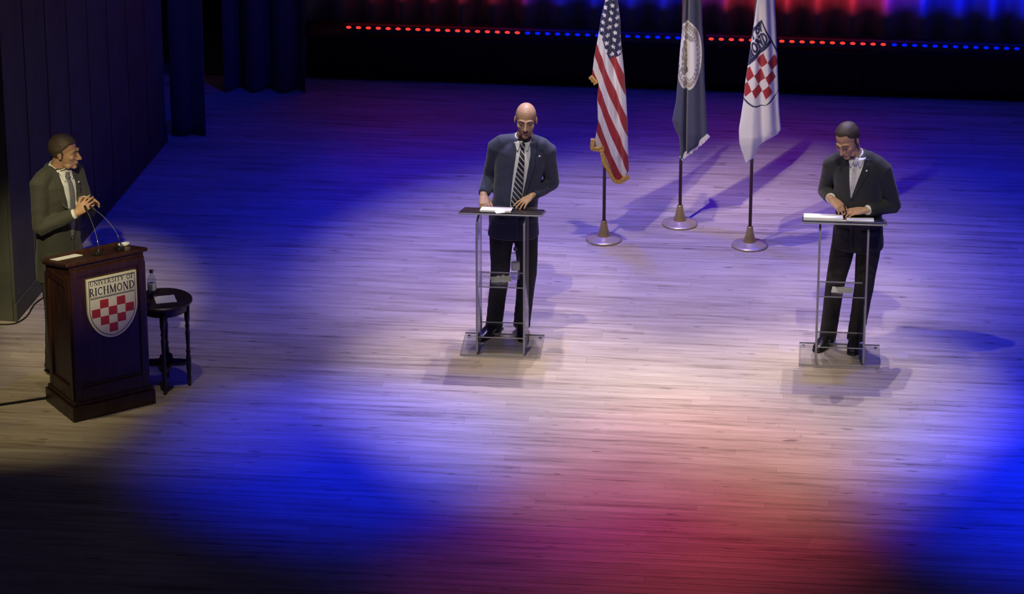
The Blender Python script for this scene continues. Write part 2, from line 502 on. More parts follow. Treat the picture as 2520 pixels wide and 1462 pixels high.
# ================================================================== LETTERING AND SHIELD
T_, t_ = 0.17, 0.085
def serif(x, y, h=0.14): return ([(x - h, y), (x + h, y)], 0.065)
def arc(cx, cy, rx, ry, a0, a1, n=14): return [(cx + rx * math.cos(R(a0 + (a1 - a0) * i / n)), cy + ry * math.sin(R(a0 + (a1 - a0) * i / n))) for i in range(n + 1)]
def st(*p): return list(p)
GL = {
 'I': (0.42, [(st((.21, 0), (.21, 1)), T_), serif(.21, .03), serif(.21, .97)]),
 'U': (0.88, [(st((.2, 1), (.2, .3)), T_), (arc(.45, .3, .25, .28, 180, 360), .11), (st((.7, .3), (.7, 1)), t_), serif(.2, .97), serif(.7, .97)]),
 'N': (0.95, [(st((.17, 0), (.17, 1)), t_), (st((.17, 1), (.78, 0)), T_), (st((.78, 0), (.78, 1)), t_), serif(.17, .03), serif(.12, .97, .1), serif(.78, .97)]),
 'V': (0.85, [(st((.13, 1), (.43, .02)), T_), (st((.43, .02), (.72, 1)), t_), serif(.13, .97), serif(.72, .97)]),
 'E': (0.68, [(st((.18, 0), (.18, 1)), T_), (st((.05, .965), (.6, .965)), .07), (st((.18, .52), (.48, .52)), .07), (st((.05, .035), (.62, .035)), .07), (st((.6, 1), (.6, .8)), .06), (st((.62, 0), (.62, .2)), .06)]),
 'F': (0.66, [(st((.18, 0), (.18, 1)), T_), (st((.05, .965), (.6, .965)), .07), (st((.18, .52), (.48, .52)), .07), (st((.6, 1), (.6, .8)), .06), serif(.18, .03)]),
 'R': (0.84, [(st((.18, 0), (.18, 1)), T_), (st((.05, .965), (.4, .965)), .07), (arc(.38, .74, .2, .225, 90, -90), .13), (st((.18, .51), (.4, .51)), .07), (st((.38, .52), (.72, .04)), .16), serif(.18, .03), serif(.74, .03, .1)]),
 'S': (0.66, [(st((.54, .78), (.46, .93), (.3, .97), (.14, .87), (.13, .7), (.26, .57), (.42, .47), (.55, .34), (.54, .15), (.4, .03), (.22, .04), (.1, .22)), .12)]),
 'T': (0.78, [(st((.39, 0), (.39, 1)), T_), (st((.06, .965), (.72, .965)), .07), (st((.07, 1), (.07, .8)), .06), (st((.71, 1), (.71, .8)), .06), serif(.39, .03)]),
 'Y': (0.8, [(st((.12, 1), (.4, .48)), T_), (st((.7, 1), (.4, .48)), t_), (st((.4, .5), (.4, 0)), T_), serif(.12, .97), serif(.7, .97), serif(.4, .03)]),
 'O': (0.95, [(arc(.47, .5, .36, .44, 0, 360, 24), .13)]),
 'C': (0.86, [(arc(.47, .5, .36, .44, 45, 315, 18), .13), (st((.74, .98), (.74, .72)), .06)]),
 'H': (0.98, [(st((.19, 0), (.19, 1)), T_), (st((.78, 0), (.78, 1)), T_), (st((.19, .51), (.78, .51)), .07), serif(.19, .03), serif(.19, .97), serif(.78, .03), serif(.78, .97)]),
 'M': (1.14, [(st((.16, 0), (.16, 1)), t_), (st((.17, 1), (.55, .04)), T_), (st((.55, .04), (.92, 1)), t_), (st((.94, 0), (.94, 1)), T_), serif(.16, .03), serif(.13, .97, .1), serif(.96, .03), serif(.98, .97, .1)]),
 'D': (0.92, [(st((.18, 0), (.18, 1)), T_), (st((.05, .965), (.42, .965)), .07), (st((.05, .035), (.42, .035)), .07), (arc(.4, .5, .4, .44, 90, -90), .13)]),
}
def text_segments(word, x0, x1, y0, h):
    """segments (a, b, width) of a word fitted between x0 and x1, y up"""
    tot = sum((0.5 if ch == ' ' else GL[ch][0] + 0.06) for ch in word)
    sx = (x1 - x0) / tot; x = x0; out = []
    for ch in word:
        if ch == ' ':
            x += 0.5 * sx; continue
        w, strokes = GL[ch]
        for pl, wd in strokes:
            q = [(x + a * sx, y0 + b * h) for a, b in pl]
            for a, b in zip(q, q[1:]): out.append((a, b, wd * (sx + h) / 2))
        x += (w + 0.06) * sx
    return out
# shield in units of one check: a to the right, b downwards, origin at the middle check of the second row
def shield_half(b):
    if b <= -0.3: return 2.95
    t = (b + 0.3) / 3.5
    return 2.95 * math.sqrt(max(0.0, 1 - t ** 1.75)) if t < 1 else 0.0
REDS = {(-1, -1), (1, -1), (-2, 0), (0, 0), (2, 0), (-1, 1), (1, 1), (0, 2)}
TXT = text_segments('RICHMOND', -2.72, 2.72, 2.12, 0.95) + text_segments('UNIVERSITY OF', -2.62, 2.62, 3.33, 0.52)

# ================================================================== WOODEN LECTERN
LA = R(38)
lec = empty('wooden_lectern', (-2.75, -2.33, 0), LA)
bm = bmesh.new()
box(bm, (0, 0, 0.055), (0.655, 0.47, 0.11), bev=0.006)
box(bm, (0, 0, 0.125), (0.63, 0.45, 0.035), bev=0.014)
fin('plinth', bm, M_mahog, lec)
FZ0, FZ1 = 0.14, 1.10
bm = bmesh.new()
# body with a sloping top, open to the speaker's side
prof = [(-0.20, FZ0), (0.20, FZ0), (0.20, 1.065), (-0.20, 1.17)]
lo = [bm.verts.new((-0.29, y, z)) for y, z in prof]; hi = [bm.verts.new((0.29, y, z)) for y, z in prof]
bm.faces.new(lo); bm.faces.new(list(reversed(hi)))
for i in range(4): bm.faces.new((lo[i], hi[i], hi[(i + 1) % 4], lo[(i + 1) % 4]))
fin('body', bm, M_mahog, lec)
def board(nm, c, s, b=0.005):
    bm = bmesh.new(); box(bm, c, s, bev=b); return fin(nm, bm, M_mahog, lec)
board('stile', (-0.265, -0.206, 0.6425), (0.05, 0.018, 1.005)); board('stile', (0.265, -0.206, 0.6425), (0.05, 0.018, 1.005))
board('rail', (0, -0.206, 1.12), (0.478, 0.018, 0.05)); board('rail', (0, -0.206, 0.19), (0.478, 0.018, 0.10))
board('panel_moulding', (0, -0.204, 0.252), (0.478, 0.012, 0.012), 0.003)
board('panel_moulding', (0, -0.204, 1.088), (0.478, 0.012, 0.012), 0.003)
for s in (-1, 1):
    board('side_stile', (s * 0.296, -0.17, 0.62), (0.018, 0.055, 0.96)); board('side_stile', (s * 0.296, 0.17, 0.58), (0.018, 0.055, 0.88))
    board('side_rail', (s * 0.296, 0, 0.19), (0.018, 0.283, 0.10)); board('side_rail', (s * 0.296, 0, 1.03), (0.018, 0.283, 0.06))
tilt = math.atan2(0.105, 0.40)
LT = Matrix.Translation((0, -0.012, 1.1405)) @ Matrix.Rotation(-tilt, 4, 'X')
bm = bmesh.new(); box(bm, (0, 0, 0), (0.64, 0.425, 0.028), bev=0.009); bmesh.ops.transform(bm, matrix=LT, verts=bm.verts)
fin('reading_top', bm, M_mahog, lec)
bm = bmesh.new(); box(bm, (0, 0.205, 0.024), (0.60, 0.014, 0.022), bev=0.004); bmesh.ops.transform(bm, matrix=LT, verts=bm.verts)
fin('book_stop', bm, M_mahog, lec)
# shield emblem on the front
SQ = 0.0660
def S2L(a, b, y): return Vector((0.026 + a * SQ, y, 0.790 - b * SQ * 0.97))
def shield_poly(inset=0.0):
    top = -4.15 + inset; out = [(-2.95 + inset, top), (2.95 - inset, top)]
    n = 22
    bs = [-0.3 + (3.5 - inset) * (math.sin(math.pi / 2 * i / n)) for i in range(n + 1)]
    rt = [(max(shield_half(-0.3 + (b + 0.3) * 3.5 / (3.5 - inset)) - inset, 0.0), b) for b in bs]
    out += rt[:-1] + [(0.0, bs[-1])] + [(-a, b) for a, b in reversed(rt[:-1])]
    return out
def shield_plate(nm, inset, y0, y1, m, par):
    bm = bmesh.new(); pl = shield_poly(inset)
    f = [bm.verts.new(S2L(a, b, y1)) for a, b in pl]; k = [bm.verts.new(S2L(a, b, y0)) for a, b in pl]
    bm.faces.new(f); bm.faces.new(list(reversed(k))); n = len(pl)
    for i in range(n): bm.faces.new((f[i], k[i], k[(i + 1) % n], f[(i + 1) % n]))
    return fin(nm, bm, m, par)
emb = shield_plate('shield_emblem', 0.0, -0.195, -0.219, M_cream, lec)
emb['label'] = 'cream shield with red checks and dark lettering'
shield_plate('border_line', 0.20, -0.215, -0.2194, M_navyprint, emb)
shield_plate('field', 0.27, -0.215, -0.2200, M_cream, emb)
def clip_half(a0, a1, b):
    w = shield_half(b) - 0.33
    return max(a0, -w), min(a1, w)
for (ca, cb) in sorted(REDS):
    bm = bmesh.new(); n = 8; L = []; Rr = []
    for i in range(n + 1):
        b = cb - 0.5 + i / n
        x0, x1 = clip_half(ca - 0.5, ca + 0.5, b)
        if x1 - x0 > 0.01:
            L.append((x0, b)); Rr.append((x1, b))
    pl = L + list(reversed(Rr))
    f = [bm.verts.new(S2L(a, b, -0.2212)) for a, b in pl]; k = [bm.verts.new(S2L(a, b, -0.2195)) for a, b in pl]
    bm.faces.new(f); bm.faces.new(list(reversed(k)))
    for i in range(len(pl)): bm.faces.new((f[i], k[i], k[(i + 1) % len(pl)], f[(i + 1) % len(pl)]))
    fin('check', bm, M_crimson, emb)
def seg_mesh(segs, y, xf):
    bm = bmesh.new()
    for (p, q, w) in segs:
        p = Vector(p); q = Vector(q); d = (q - p)
        if d.length < 1e-6: continue
        d.normalize(); nrm = Vector((-d.y, d.x)) * w / 2; e = d * w * 0.15
        bm.faces.new([bm.verts.new(xf(v)) for v in (p - e - nrm, q + e - nrm, q + e + nrm, p - e + nrm)])
    return bm
tx = lambda v: S2L(v.x, -v.y, -0.2207)
bm = seg_mesh(TXT, 0, tx)
for y, w in ((4.0 - 0.08, 0.10), (1.93, 0.05), (1.79, 0.09)):
    for f in [((-2.62, y), (2.62, y), w)]:
        p, q = Vector(f[0]), Vector(f[1])
        bm.faces.new([bm.verts.new(tx(Vector(v))) for v in ((p.x, p.y - w / 2), (q.x, q.y - w / 2), (q.x, q.y + w / 2), (p.x, p.y + w / 2))])
fin('lettering', bm, M_navyprint, emb)
tag(lec, 'dark mahogany lectern with cream and red shield emblem on its front', 'lectern')

def on_top(x, y, h=0.0):
    """world point on the lectern's sloping top"""
    return Matrix.Translation((-2.75, -2.33, 0)) @ Matrix.Rotation(LA, 4, 'Z') @ LT @ Vector((x, y, 0.0145 + h))
# gooseneck microphones
def gooseneck(nm, base, tip, label, bend):
    b = on_top(*base)
    root = empty(nm, b, LA)
    tl = Matrix.Rotation(-tilt, 4, 'X')
    bm = bmesh.new(); box(bm, (0, 0.01, 0.014), (0.05, 0.09, 0.026), bev=0.007); bmesh.ops.transform(bm, matrix=tl, verts=bm.verts)
    fin('base', bm, M_blackplastic, root)
    t = root.matrix_basis.inverted() @ Vector(tip)
    p0 = Vector((0, -0.02, 0.028)); p1 = p0 + Vector((0, -0.01, 0.10)); p2 = (p1 + t) / 2 + Vector(bend)
    pts = []
    for i in range(15):
        s = i / 14
        pts.append((1 - s) ** 3 * p0 + 3 * (1 - s) ** 2 * s * p1 + 3 * (1 - s) * s * s * p2 + s ** 3 * t)
    bm = bmesh.new(); tube(bm, pts[:5], [0.0052] * 5, seg=10); fin('collar', bm, M_chrome, root, True)
    bm = bmesh.new(); tube(bm, pts, [0.0024] * 15, seg=8); fin('gooseneck', bm, mat('dull_steel', (0.16, 0.16, 0.18), 0.45, 0.6), root, True)
    d = (pts[-1] - pts[-2]).normalized()
    bm = bmesh.new(); tube(bm, [t - d * 0.01, t + d * 0.012, t + d * 0.045], [0.006, 0.010, 0.009], seg=12); fin('capsule', bm, M_blackplastic, root, True)
    tag(root, label, 'microphone')
gooseneck('gooseneck_microphone', (-0.020, -0.10), (-2.80, -2.27, 1.455), 'thin gooseneck microphone rising straight up at the middle of the lectern top', (0, 0, 0.02))
gooseneck('gooseneck_microphone', (0.155, -0.10), (-2.745, -2.25, 1.455), 'thin gooseneck microphone leaning across from beside the white dish', (0, 0, 0.03))
# small white dish
dish = empty('white_dish', on_top(0.268, 0.07), LA)
bm = bmesh.new(); lathe(bm, [(0.012, 0.001), (0.030, 0.0), (0.042, 0.012), (0.043, 0.022), (0.038, 0.024), (0.033, 0.012), (0.012, 0.008)], seg=28)
bmesh.ops.transform(bm, matrix=Matrix.Rotation(-tilt, 4, 'X'), verts=bm.verts); fin('bowl', bm, M_paper, dish, True)
bm = bmesh.new(); lathe(bm, [(0.001, 0.009), (0.012, 0.009), (0.012, 0.014), (0.001, 0.016)], seg=18)  # small dark disc at the centre of the dish
bmesh.ops.transform(bm, matrix=Matrix.Rotation(-tilt, 4, 'X'), verts=bm.verts); fin('dark_centre', bm, M_blackplastic, dish, True)
tag(dish, 'small round white dish on the lectern top', 'dish')
bm = bmesh.new(); box(bm, (0, 0, 0.0015), (0.20, 0.13, 0.003)); bmesh.ops.transform(bm, matrix=Matrix.Rotation(-tilt, 4, 'X'), verts=bm.verts)
o = fin('note_sheet', bm, M_paper); o.location = on_top(-0.17, 0.115); o.rotation_euler = (0, 0, LA)
tag(o, 'sheet of notes at the speaker side of the lectern top', 'paper')

# floor cable running left from the lectern
def cable(nm, pts, r, label):
    sm = []
    P = [Vector(p) for p in pts]; P = [P[0]] + P + [P[-1]]
    for i in range(1, len(P) - 2):
        for k in range(8):
            t = k / 8; a, b, c, d = P[i - 1], P[i], P[i + 1], P[i + 2]
            sm.append(0.5 * ((2 * b) + (c - a) * t + (2 * a - 5 * b + 4 * c - d) * t * t + (3 * b - a - 3 * c + d) * t ** 3))
    sm.append(P[-1])
    bm = bmesh.new(); tube(bm, sm, [r] * len(sm), ref=(0, 0, 1), seg=8)
    return tag(fin(nm, bm, M_cable, None, True), label, 'cable')
cable('floor_cable', [(-4.6, -2.86, 0.0095), (-4.0, -2.73, 0.0095), (-3.50, -2.49, 0.0095), (-3.26, -2.37, 0.0095), (-3.09, -2.28, 0.0095)], 0.009, 'black cable running across the floor to the wooden lectern')
cable('wall_cable', [(-3.86, -0.985, 0.007), (-3.72, -0.95, 0.007), (-3.66, -0.80, 0.007), (-3.655, -0.55, 0.007), (-3.61, -0.35, 0.007), (-3.60, -0.02, 0.007)], 0.006, 'thin black cable lying along the foot of the left wall')

# ================================================================== SIDE TABLE
tb = empty('side_table', (-2.336, -1.985, 0), R(-12))
bm = bmesh.new(); lathe(bm, [(0.17, 0.655), (0.200, 0.660), (0.212, 0.670), (0.212, 0.682), (0.203, 0.690), (0.001, 0.690)], seg=48); fin('table_top', bm, M_darkwood, tb)
bm = bmesh.new(); lathe(bm, [(0.165, 0.600), (0.172, 0.605), (0.172, 0.656), (0.165, 0.656)], seg=40); fin('apron', bm, M_darkwood, tb)
lp = [(0.011, 0.0), (0.013, 0.03), (0.017, 0.06), (0.013, 0.085), (0.016, 0.12), (0.019, 0.16), (0.019, 0.22), (0.013, 0.25), (0.018, 0.27), (0.012, 0.29), (0.015, 0.36), (0.018, 0.42), (0.012, 0.45), (0.018, 0.47), (0.013, 0.49), (0.020, 0.53), (0.020, 0.64)]
for k in range(4):
    a = R(-70 + 90 * k)
    bm = bmesh.new(); lathe(bm, lp, (0.168 * math.cos(a), 0.168 * math.sin(a), 0), seg=14); fin('leg', bm, M_darkwood, tb, True)
bm = bmesh.new(); poly = []
for i in range(64):
    a = 2 * math.pi * i / 64
    k = abs(math.cos(2 * (a - R(-70))))
    poly.append(((0.075 + 0.093 * k ** 2.2) * math.cos(a), (0.075 + 0.093 * k ** 2.2) * math.sin(a)))
prism(bm, poly, 0.175, 0.195); fin('lower_shelf', bm, M_darkwood, tb)
tag(tb, 'round dark wooden side table with turned legs beside the lectern', 'table')

def bottle(nm, loc, label, h=0.215):
    root = empty(nm, loc)
    k = h / 0.215
    prof = [(0.028, 0.0), (0.032, 0.004), (0.032, 0.05), (0.0305, 0.055), (0.032, 0.06), (0.032, 0.135), (0.028, 0.155), (0.014, 0.182), (0.012, 0.186), (0.012, 0.200)]
    bm = bmesh.new(); lathe(bm, [(r, z * k) for r, z in prof], seg=24); fin('bottle_body', bm, M_water, root, True)
    bm = bmesh.new(); lathe(bm, [(0.0325, 0.065 * k), (0.0328, 0.067 * k), (0.0328, 0.110 * k), (0.0325, 0.112 * k)], seg=24); fin('label_band', bm, mat('bottle_label', (0.45, 0.48, 0.56), 0.6), root, True)
    bm = bmesh.new(); lathe(bm, [(0.0145, 0.196 * k), (0.0145, 0.214 * k), (0.012, 0.216 * k), (0.001, 0.216 * k)], seg=18); fin('cap', bm, mat('bottle_cap', (0.03, 0.03, 0.05), 0.5), root)
    tag(root, label, 'bottle')
def crumple(nm, loc, rx, ry, h, label, seed, rz=0.0, cat='napkin'):
    bm = bmesh.new(); n = 12; g = []
    for i in range(n + 1):
        row = []
        for j in range(n + 1):
            u, v = i / n * 2 - 1, j / n * 2 - 1
            e = max(abs(u), abs(v))
            z = 0.002 + h * (0.25 + 0.75 * abs(noise.noise(Vector((u * 1.7 + seed, v * 1.7, seed))))) * (1 - 0.8 * e ** 3)
            row.append(bm.verts.new((u * rx * (1 + 0.08 * noise.noise(Vector((v * 3, seed, 1)))), v * ry * (1 + 0.08 * noise.noise(Vector((u * 3, seed, 5)))), z)))
        g.append(row)
    for i in range(n):
        for j in range(n): bm.faces.new((g[i][j], g[i + 1][j], g[i + 1][j + 1], g[i][j + 1]))
    r = bmesh.ops.extrude_face_region(bm, geom=list(bm.faces))
    for v in r['geom']:
        if isinstance(v, bmesh.types.BMVert): v.co.z = max(v.co.z - 0.003, 0.0004)
    o = fin(nm, bm, M_paper, None, False); o.location = loc; o.rotation_euler = (0, 0, rz)
    return tag(o, label, cat)
bottle('water_bottle', (-2.415, -1.985, 0.691), 'clear water bottle with dark cap on the round side table')
crumple('napkin', (-2.315, -2.01, 0.691), 0.075, 0.07, 0.006, 'flat white napkin under the lamps on the round side table', 2.0, R(20))

# ================================================================== CLEAR PODIUMS
def acryl(nm, c, s, par, rot=None, edge=True):
    """clear sheet with milky cut edges"""
    bm = bmesh.new(); box(bm, (0, 0, 0), s, bev=0.0015)
    th = min(s); ax = s.index(th)
    for f in bm.faces:
        f.normal_update()
        if edge and abs(f.normal[ax]) < 0.9: f.material_index = 1
    mt = Matrix.Translation(c) @ (rot if rot is not None else Matrix.Identity(4))
    bmesh.ops.transform(bm, matrix=mt, verts=bm.verts)
    return fin(nm, bm, [M_acr, M_acr_edge], par)
PT = math.atan2(0.105, 0.38)
def podium(loc, rz, label):
    p = empty('clear_podium', loc, rz)
    acryl('base_plate', (0, 0, 0.022), (0.60, 0.43, 0.014), p)
    acryl('lower_shelf', (0, 0.02, 0.135), (0.336, 0.30, 0.010), p)
    for s in (-1, 1):
        acryl('side_panel', (s * 0.176, 0.0, 0.5445), (0.016, 0.33, 1.031), p)
        for t in (-1, 1):
            bm = bmesh.new(); lathe(bm, [(0.014, 0.0), (0.014, 0.012), (0.010, 0.015)], (s * 0.27, t * 0.19, 0), seg=14); fin('foot', bm, M_chrome, p)
    acryl('middle_shelf', (0, 0.0, 0.548), (0.336, 0.30, 0.010), p)
    rot = Matrix.Rotation(-PT, 4, 'X')
    acryl('reading_plate', (0, 0.01, 1.083), (0.62, 0.40, 0.012), p, rot)
    acryl('page_lip', (0, 0.195, 1.046), (0.60, 0.008, 0.028), p, rot)
    tag(p, label, 'podium', 'clear podiums')
    return Matrix.Translation(loc) @ Matrix.Rotation(rz, 4, 'Z') @ Matrix.Translation((0, 0.01, 1.083)) @ rot, Matrix.Translation(loc) @ Matrix.Rotation(rz, 4, 'Z')
TB, PB = podium((0.035, -1.02, 0), R(1), 'clear acrylic podium with a water bottle on its middle shelf')
TC, PC = podium((2.555, -0.95, 0), R(1), 'clear acrylic podium carrying a broad open white binder')
def lay(root_name, T, parts, label, cat):
    """thing lying on a tilted plate; parts: (name, centre, size, material, bevel)"""
    root = empty(root_name); root.matrix_world = T
    for nm, c, s, m, b in parts:
        bm = bmesh.new(); box(bm, c, s, bev=b); fin(nm, bm, m, root)
    return tag(root, label, cat)
h0 = 0.0065
lay('portfolio', TB, [('cover', (-0.15, 0.0, h0 + 0.004), (0.298, 0.36, 0.008), M_leather, 0.003), ('cover', (0.15, 0.0, h0 + 0.004), (0.298, 0.36, 0.008), M_leather, 0.003),
                      ('spine', (0, 0, h0 + 0.002), (0.02, 0.36, 0.004), M_leather, 0.001)], 'black open portfolio covering the top of the podium with the bottle', 'portfolio')
lay('paper_stack', TB @ Matrix.Rotation(R(2), 4, 'Z'), [('sheet_block', (-0.045, -0.02, h0 + 0.0145), (0.23, 0.26, 0.012), M_paper, 0.001), ('top_sheet', (-0.04, -0.015, h0 + 0.0215), (0.225, 0.255, 0.0015), M_paper, 0.0)],
    'stack of white pages on the black portfolio', 'papers')
crumple('folded_note', TB @ Vector((-0.005, -0.165, h0 + 0.0095)), 0.035, 0.025, 0.014, 'small folded white note at the front edge of the black portfolio', 9.0, R(25), 'note')
bottle('water_bottle', PB @ Vector((0.095, 0.02, 0.5535)), 'clear water bottle on the shelf of the podium with the black portfolio', 0.25)
crumple('napkin', PB @ Vector((-0.01, -0.01, 0.5535)), 0.075, 0.055, 0.05, 'crumpled white napkin beside the bottle on the podium shelf', 4.0, R(10))
lay('open_binder', TC, [('cover', (-0.155, 0.0, h0 + 0.003), (0.31, 0.34, 0.006), M_navyprint, 0.002), ('cover', (0.15, 0.0, h0 + 0.003), (0.27, 0.34, 0.006), M_navyprint, 0.002),
                        ('page_block', (-0.155, 0.0, h0 + 0.020), (0.29, 0.31, 0.027), M_paper, 0.006), ('page_block', (0.115, 0.02, h0 + 0.013), (0.20, 0.27, 0.013), M_paper, 0.004),
                        ('ring_spine', (0.0, 0, h0 + 0.010), (0.03, 0.30, 0.014), M_chrome, 0.004)], 'open binder with thick white pages on a clear podium', 'binder')
crumple('napkin', PC @ Vector((0.0, -0.03, 0.5535)), 0.075, 0.055, 0.035, 'crumpled white napkin alone on the shelf of the podium with the binder', 6.0, R(-5))

# ================================================================== FLAGS
NAVY = (0.018, 0.024, 0.095); REDF = (0.42, 0.022, 0.030); WHT = (0.88, 0.88, 0.87); VBLUE = (0.058, 0.068, 0.125); GOLDC = (0.62, 0.42, 0.10)
def star_in(x, y, r):
    d = math.hypot(x, y)
    if d > r: return False
    a = (math.atan2(x, y) + 2 * math.pi) % (2 * math.pi / 5)
    a = abs(a - math.pi / 5)
    return d * math.cos(a - 0.0) < r * 0.62 and d < r * (0.42 + 0.58 * (a / (math.pi / 5)) ** 1.6)
def us_print(x, z):
    n = 0.925 * (x - 0.035) + 0.38 * (z - 1.556); d = 0.38 * (x - 0.035) - 0.925 * (z - 1.556)
    w = 0.056
    if n > 0 and d < 0:
        gn, gd = 0.062, 0.054
        j = math.floor(-d / gd); yy = -d - (j + 0.5) * gd
        off = 0.5 * gn if j % 2 else 0
        i = math.floor((n - off + 0.0) / gn); xx = n - off - (i + 0.5) * gn
        # stars stay upright on the cloth, so they tip with it
        if star_in(xx * 0.925 - yy * 0.2, yy * 0.925 + xx * 0.2, 0.024): return WHT
        return NAVY
    i = math.floor(-n / w)
    return WHT if i % 2 == 0 else REDF
def va_print(x, z):
    ex, ez = (x - 0.045) / 0.108, (z - 1.468) / 0.288
    r = math.hypot(ex, ez)
    if r > 1: return VBLUE
    if r > 0.93: return (0.72, 0.72, 0.70)
    a = math.atan2(ez, ex)
    if r > 0.78:
        return (0.30, 0.26, 0.22) if math.sin(a * 34 + 3 * math.sin(r * 60)) * math.sin(r * 70) > -0.15 else (0.66, 0.64, 0.60)
    if r > 0.66:
        return (0.20, 0.20, 0.22) if (math.sin(a * 30) > 0.25 and abs(r - 0.72) < 0.035) else (0.76, 0.76, 0.74)
    # two standing figures and one lying, in simplified blots
    nz = noise.noise(Vector((ex * 9, ez * 9, 3)))
    if math.hypot((ex + 0.28) / 0.20, (ez + 0.05) / 0.50) < 1 + 0.35 * nz:
        return (0.26, 0.25, 0.22) if nz > -0.12 else (0.55, 0.50, 0.36)
    if math.hypot((ex + 0.30) / 0.30, (ez + 0.45) / 0.12) < 1: return (0.20, 0.19, 0.20)
    if math.hypot((ex - 0.10) / 0.40, (ez - 0.52) / 0.10) < 1 + 0.5 * nz: return (0.40, 0.40, 0.40)
    return (0.87, 0.87, 0.86)
S_r = (0.0518, 0.0587); S_d = (0.0359, -0.0711); S_det = S_r[0] * S_d[1] - S_d[0] * S_r[1]
def near_text(a, b):
    for p, q, w in TXT:
        mx, my = q[0] - p[0], q[1] - p[1]; l2 = mx * mx + my * my + 1e-9
        t = max(0, min(1, ((a - p[0]) * mx + (b - p[1]) * my) / l2))
        if math.hypot(a - p[0] - t * mx, b - p[1] - t * my) < w * 0.5 + 0.055: return True
    return False
def ur_print(x, z):
    dx, dz = x - 0.0466, z - 1.457
    a = (dx * S_d[1] - S_d[0] * dz) / S_det; b = (S_r[0] * dz - dx * S_r[1]) / S_det
    if b > 0.5: b = 0.5 + (b - 0.5) * 1.16
    if b < -4.15 or b > 3.4 or abs(a) > 3.1: return WHT
    h = shield_half(b)
    if abs(a) > h: return WHT
    if h - abs(a) < 0.19 or b < -3.85 or (b > 2.2 and (b + 0.3) / 3.5 > 0.94): return NAVY
    if b < -1.62:
        if -2.05 < b < -1.64: return NAVY
        return NAVY if near_text(a, -b) else WHT
    if h - abs(a) < 0.33: return WHT
    i, j = math.floor(a + 0.5), math.floor(b + 0.5)
    return REDF if (i, j) in REDS else WHT

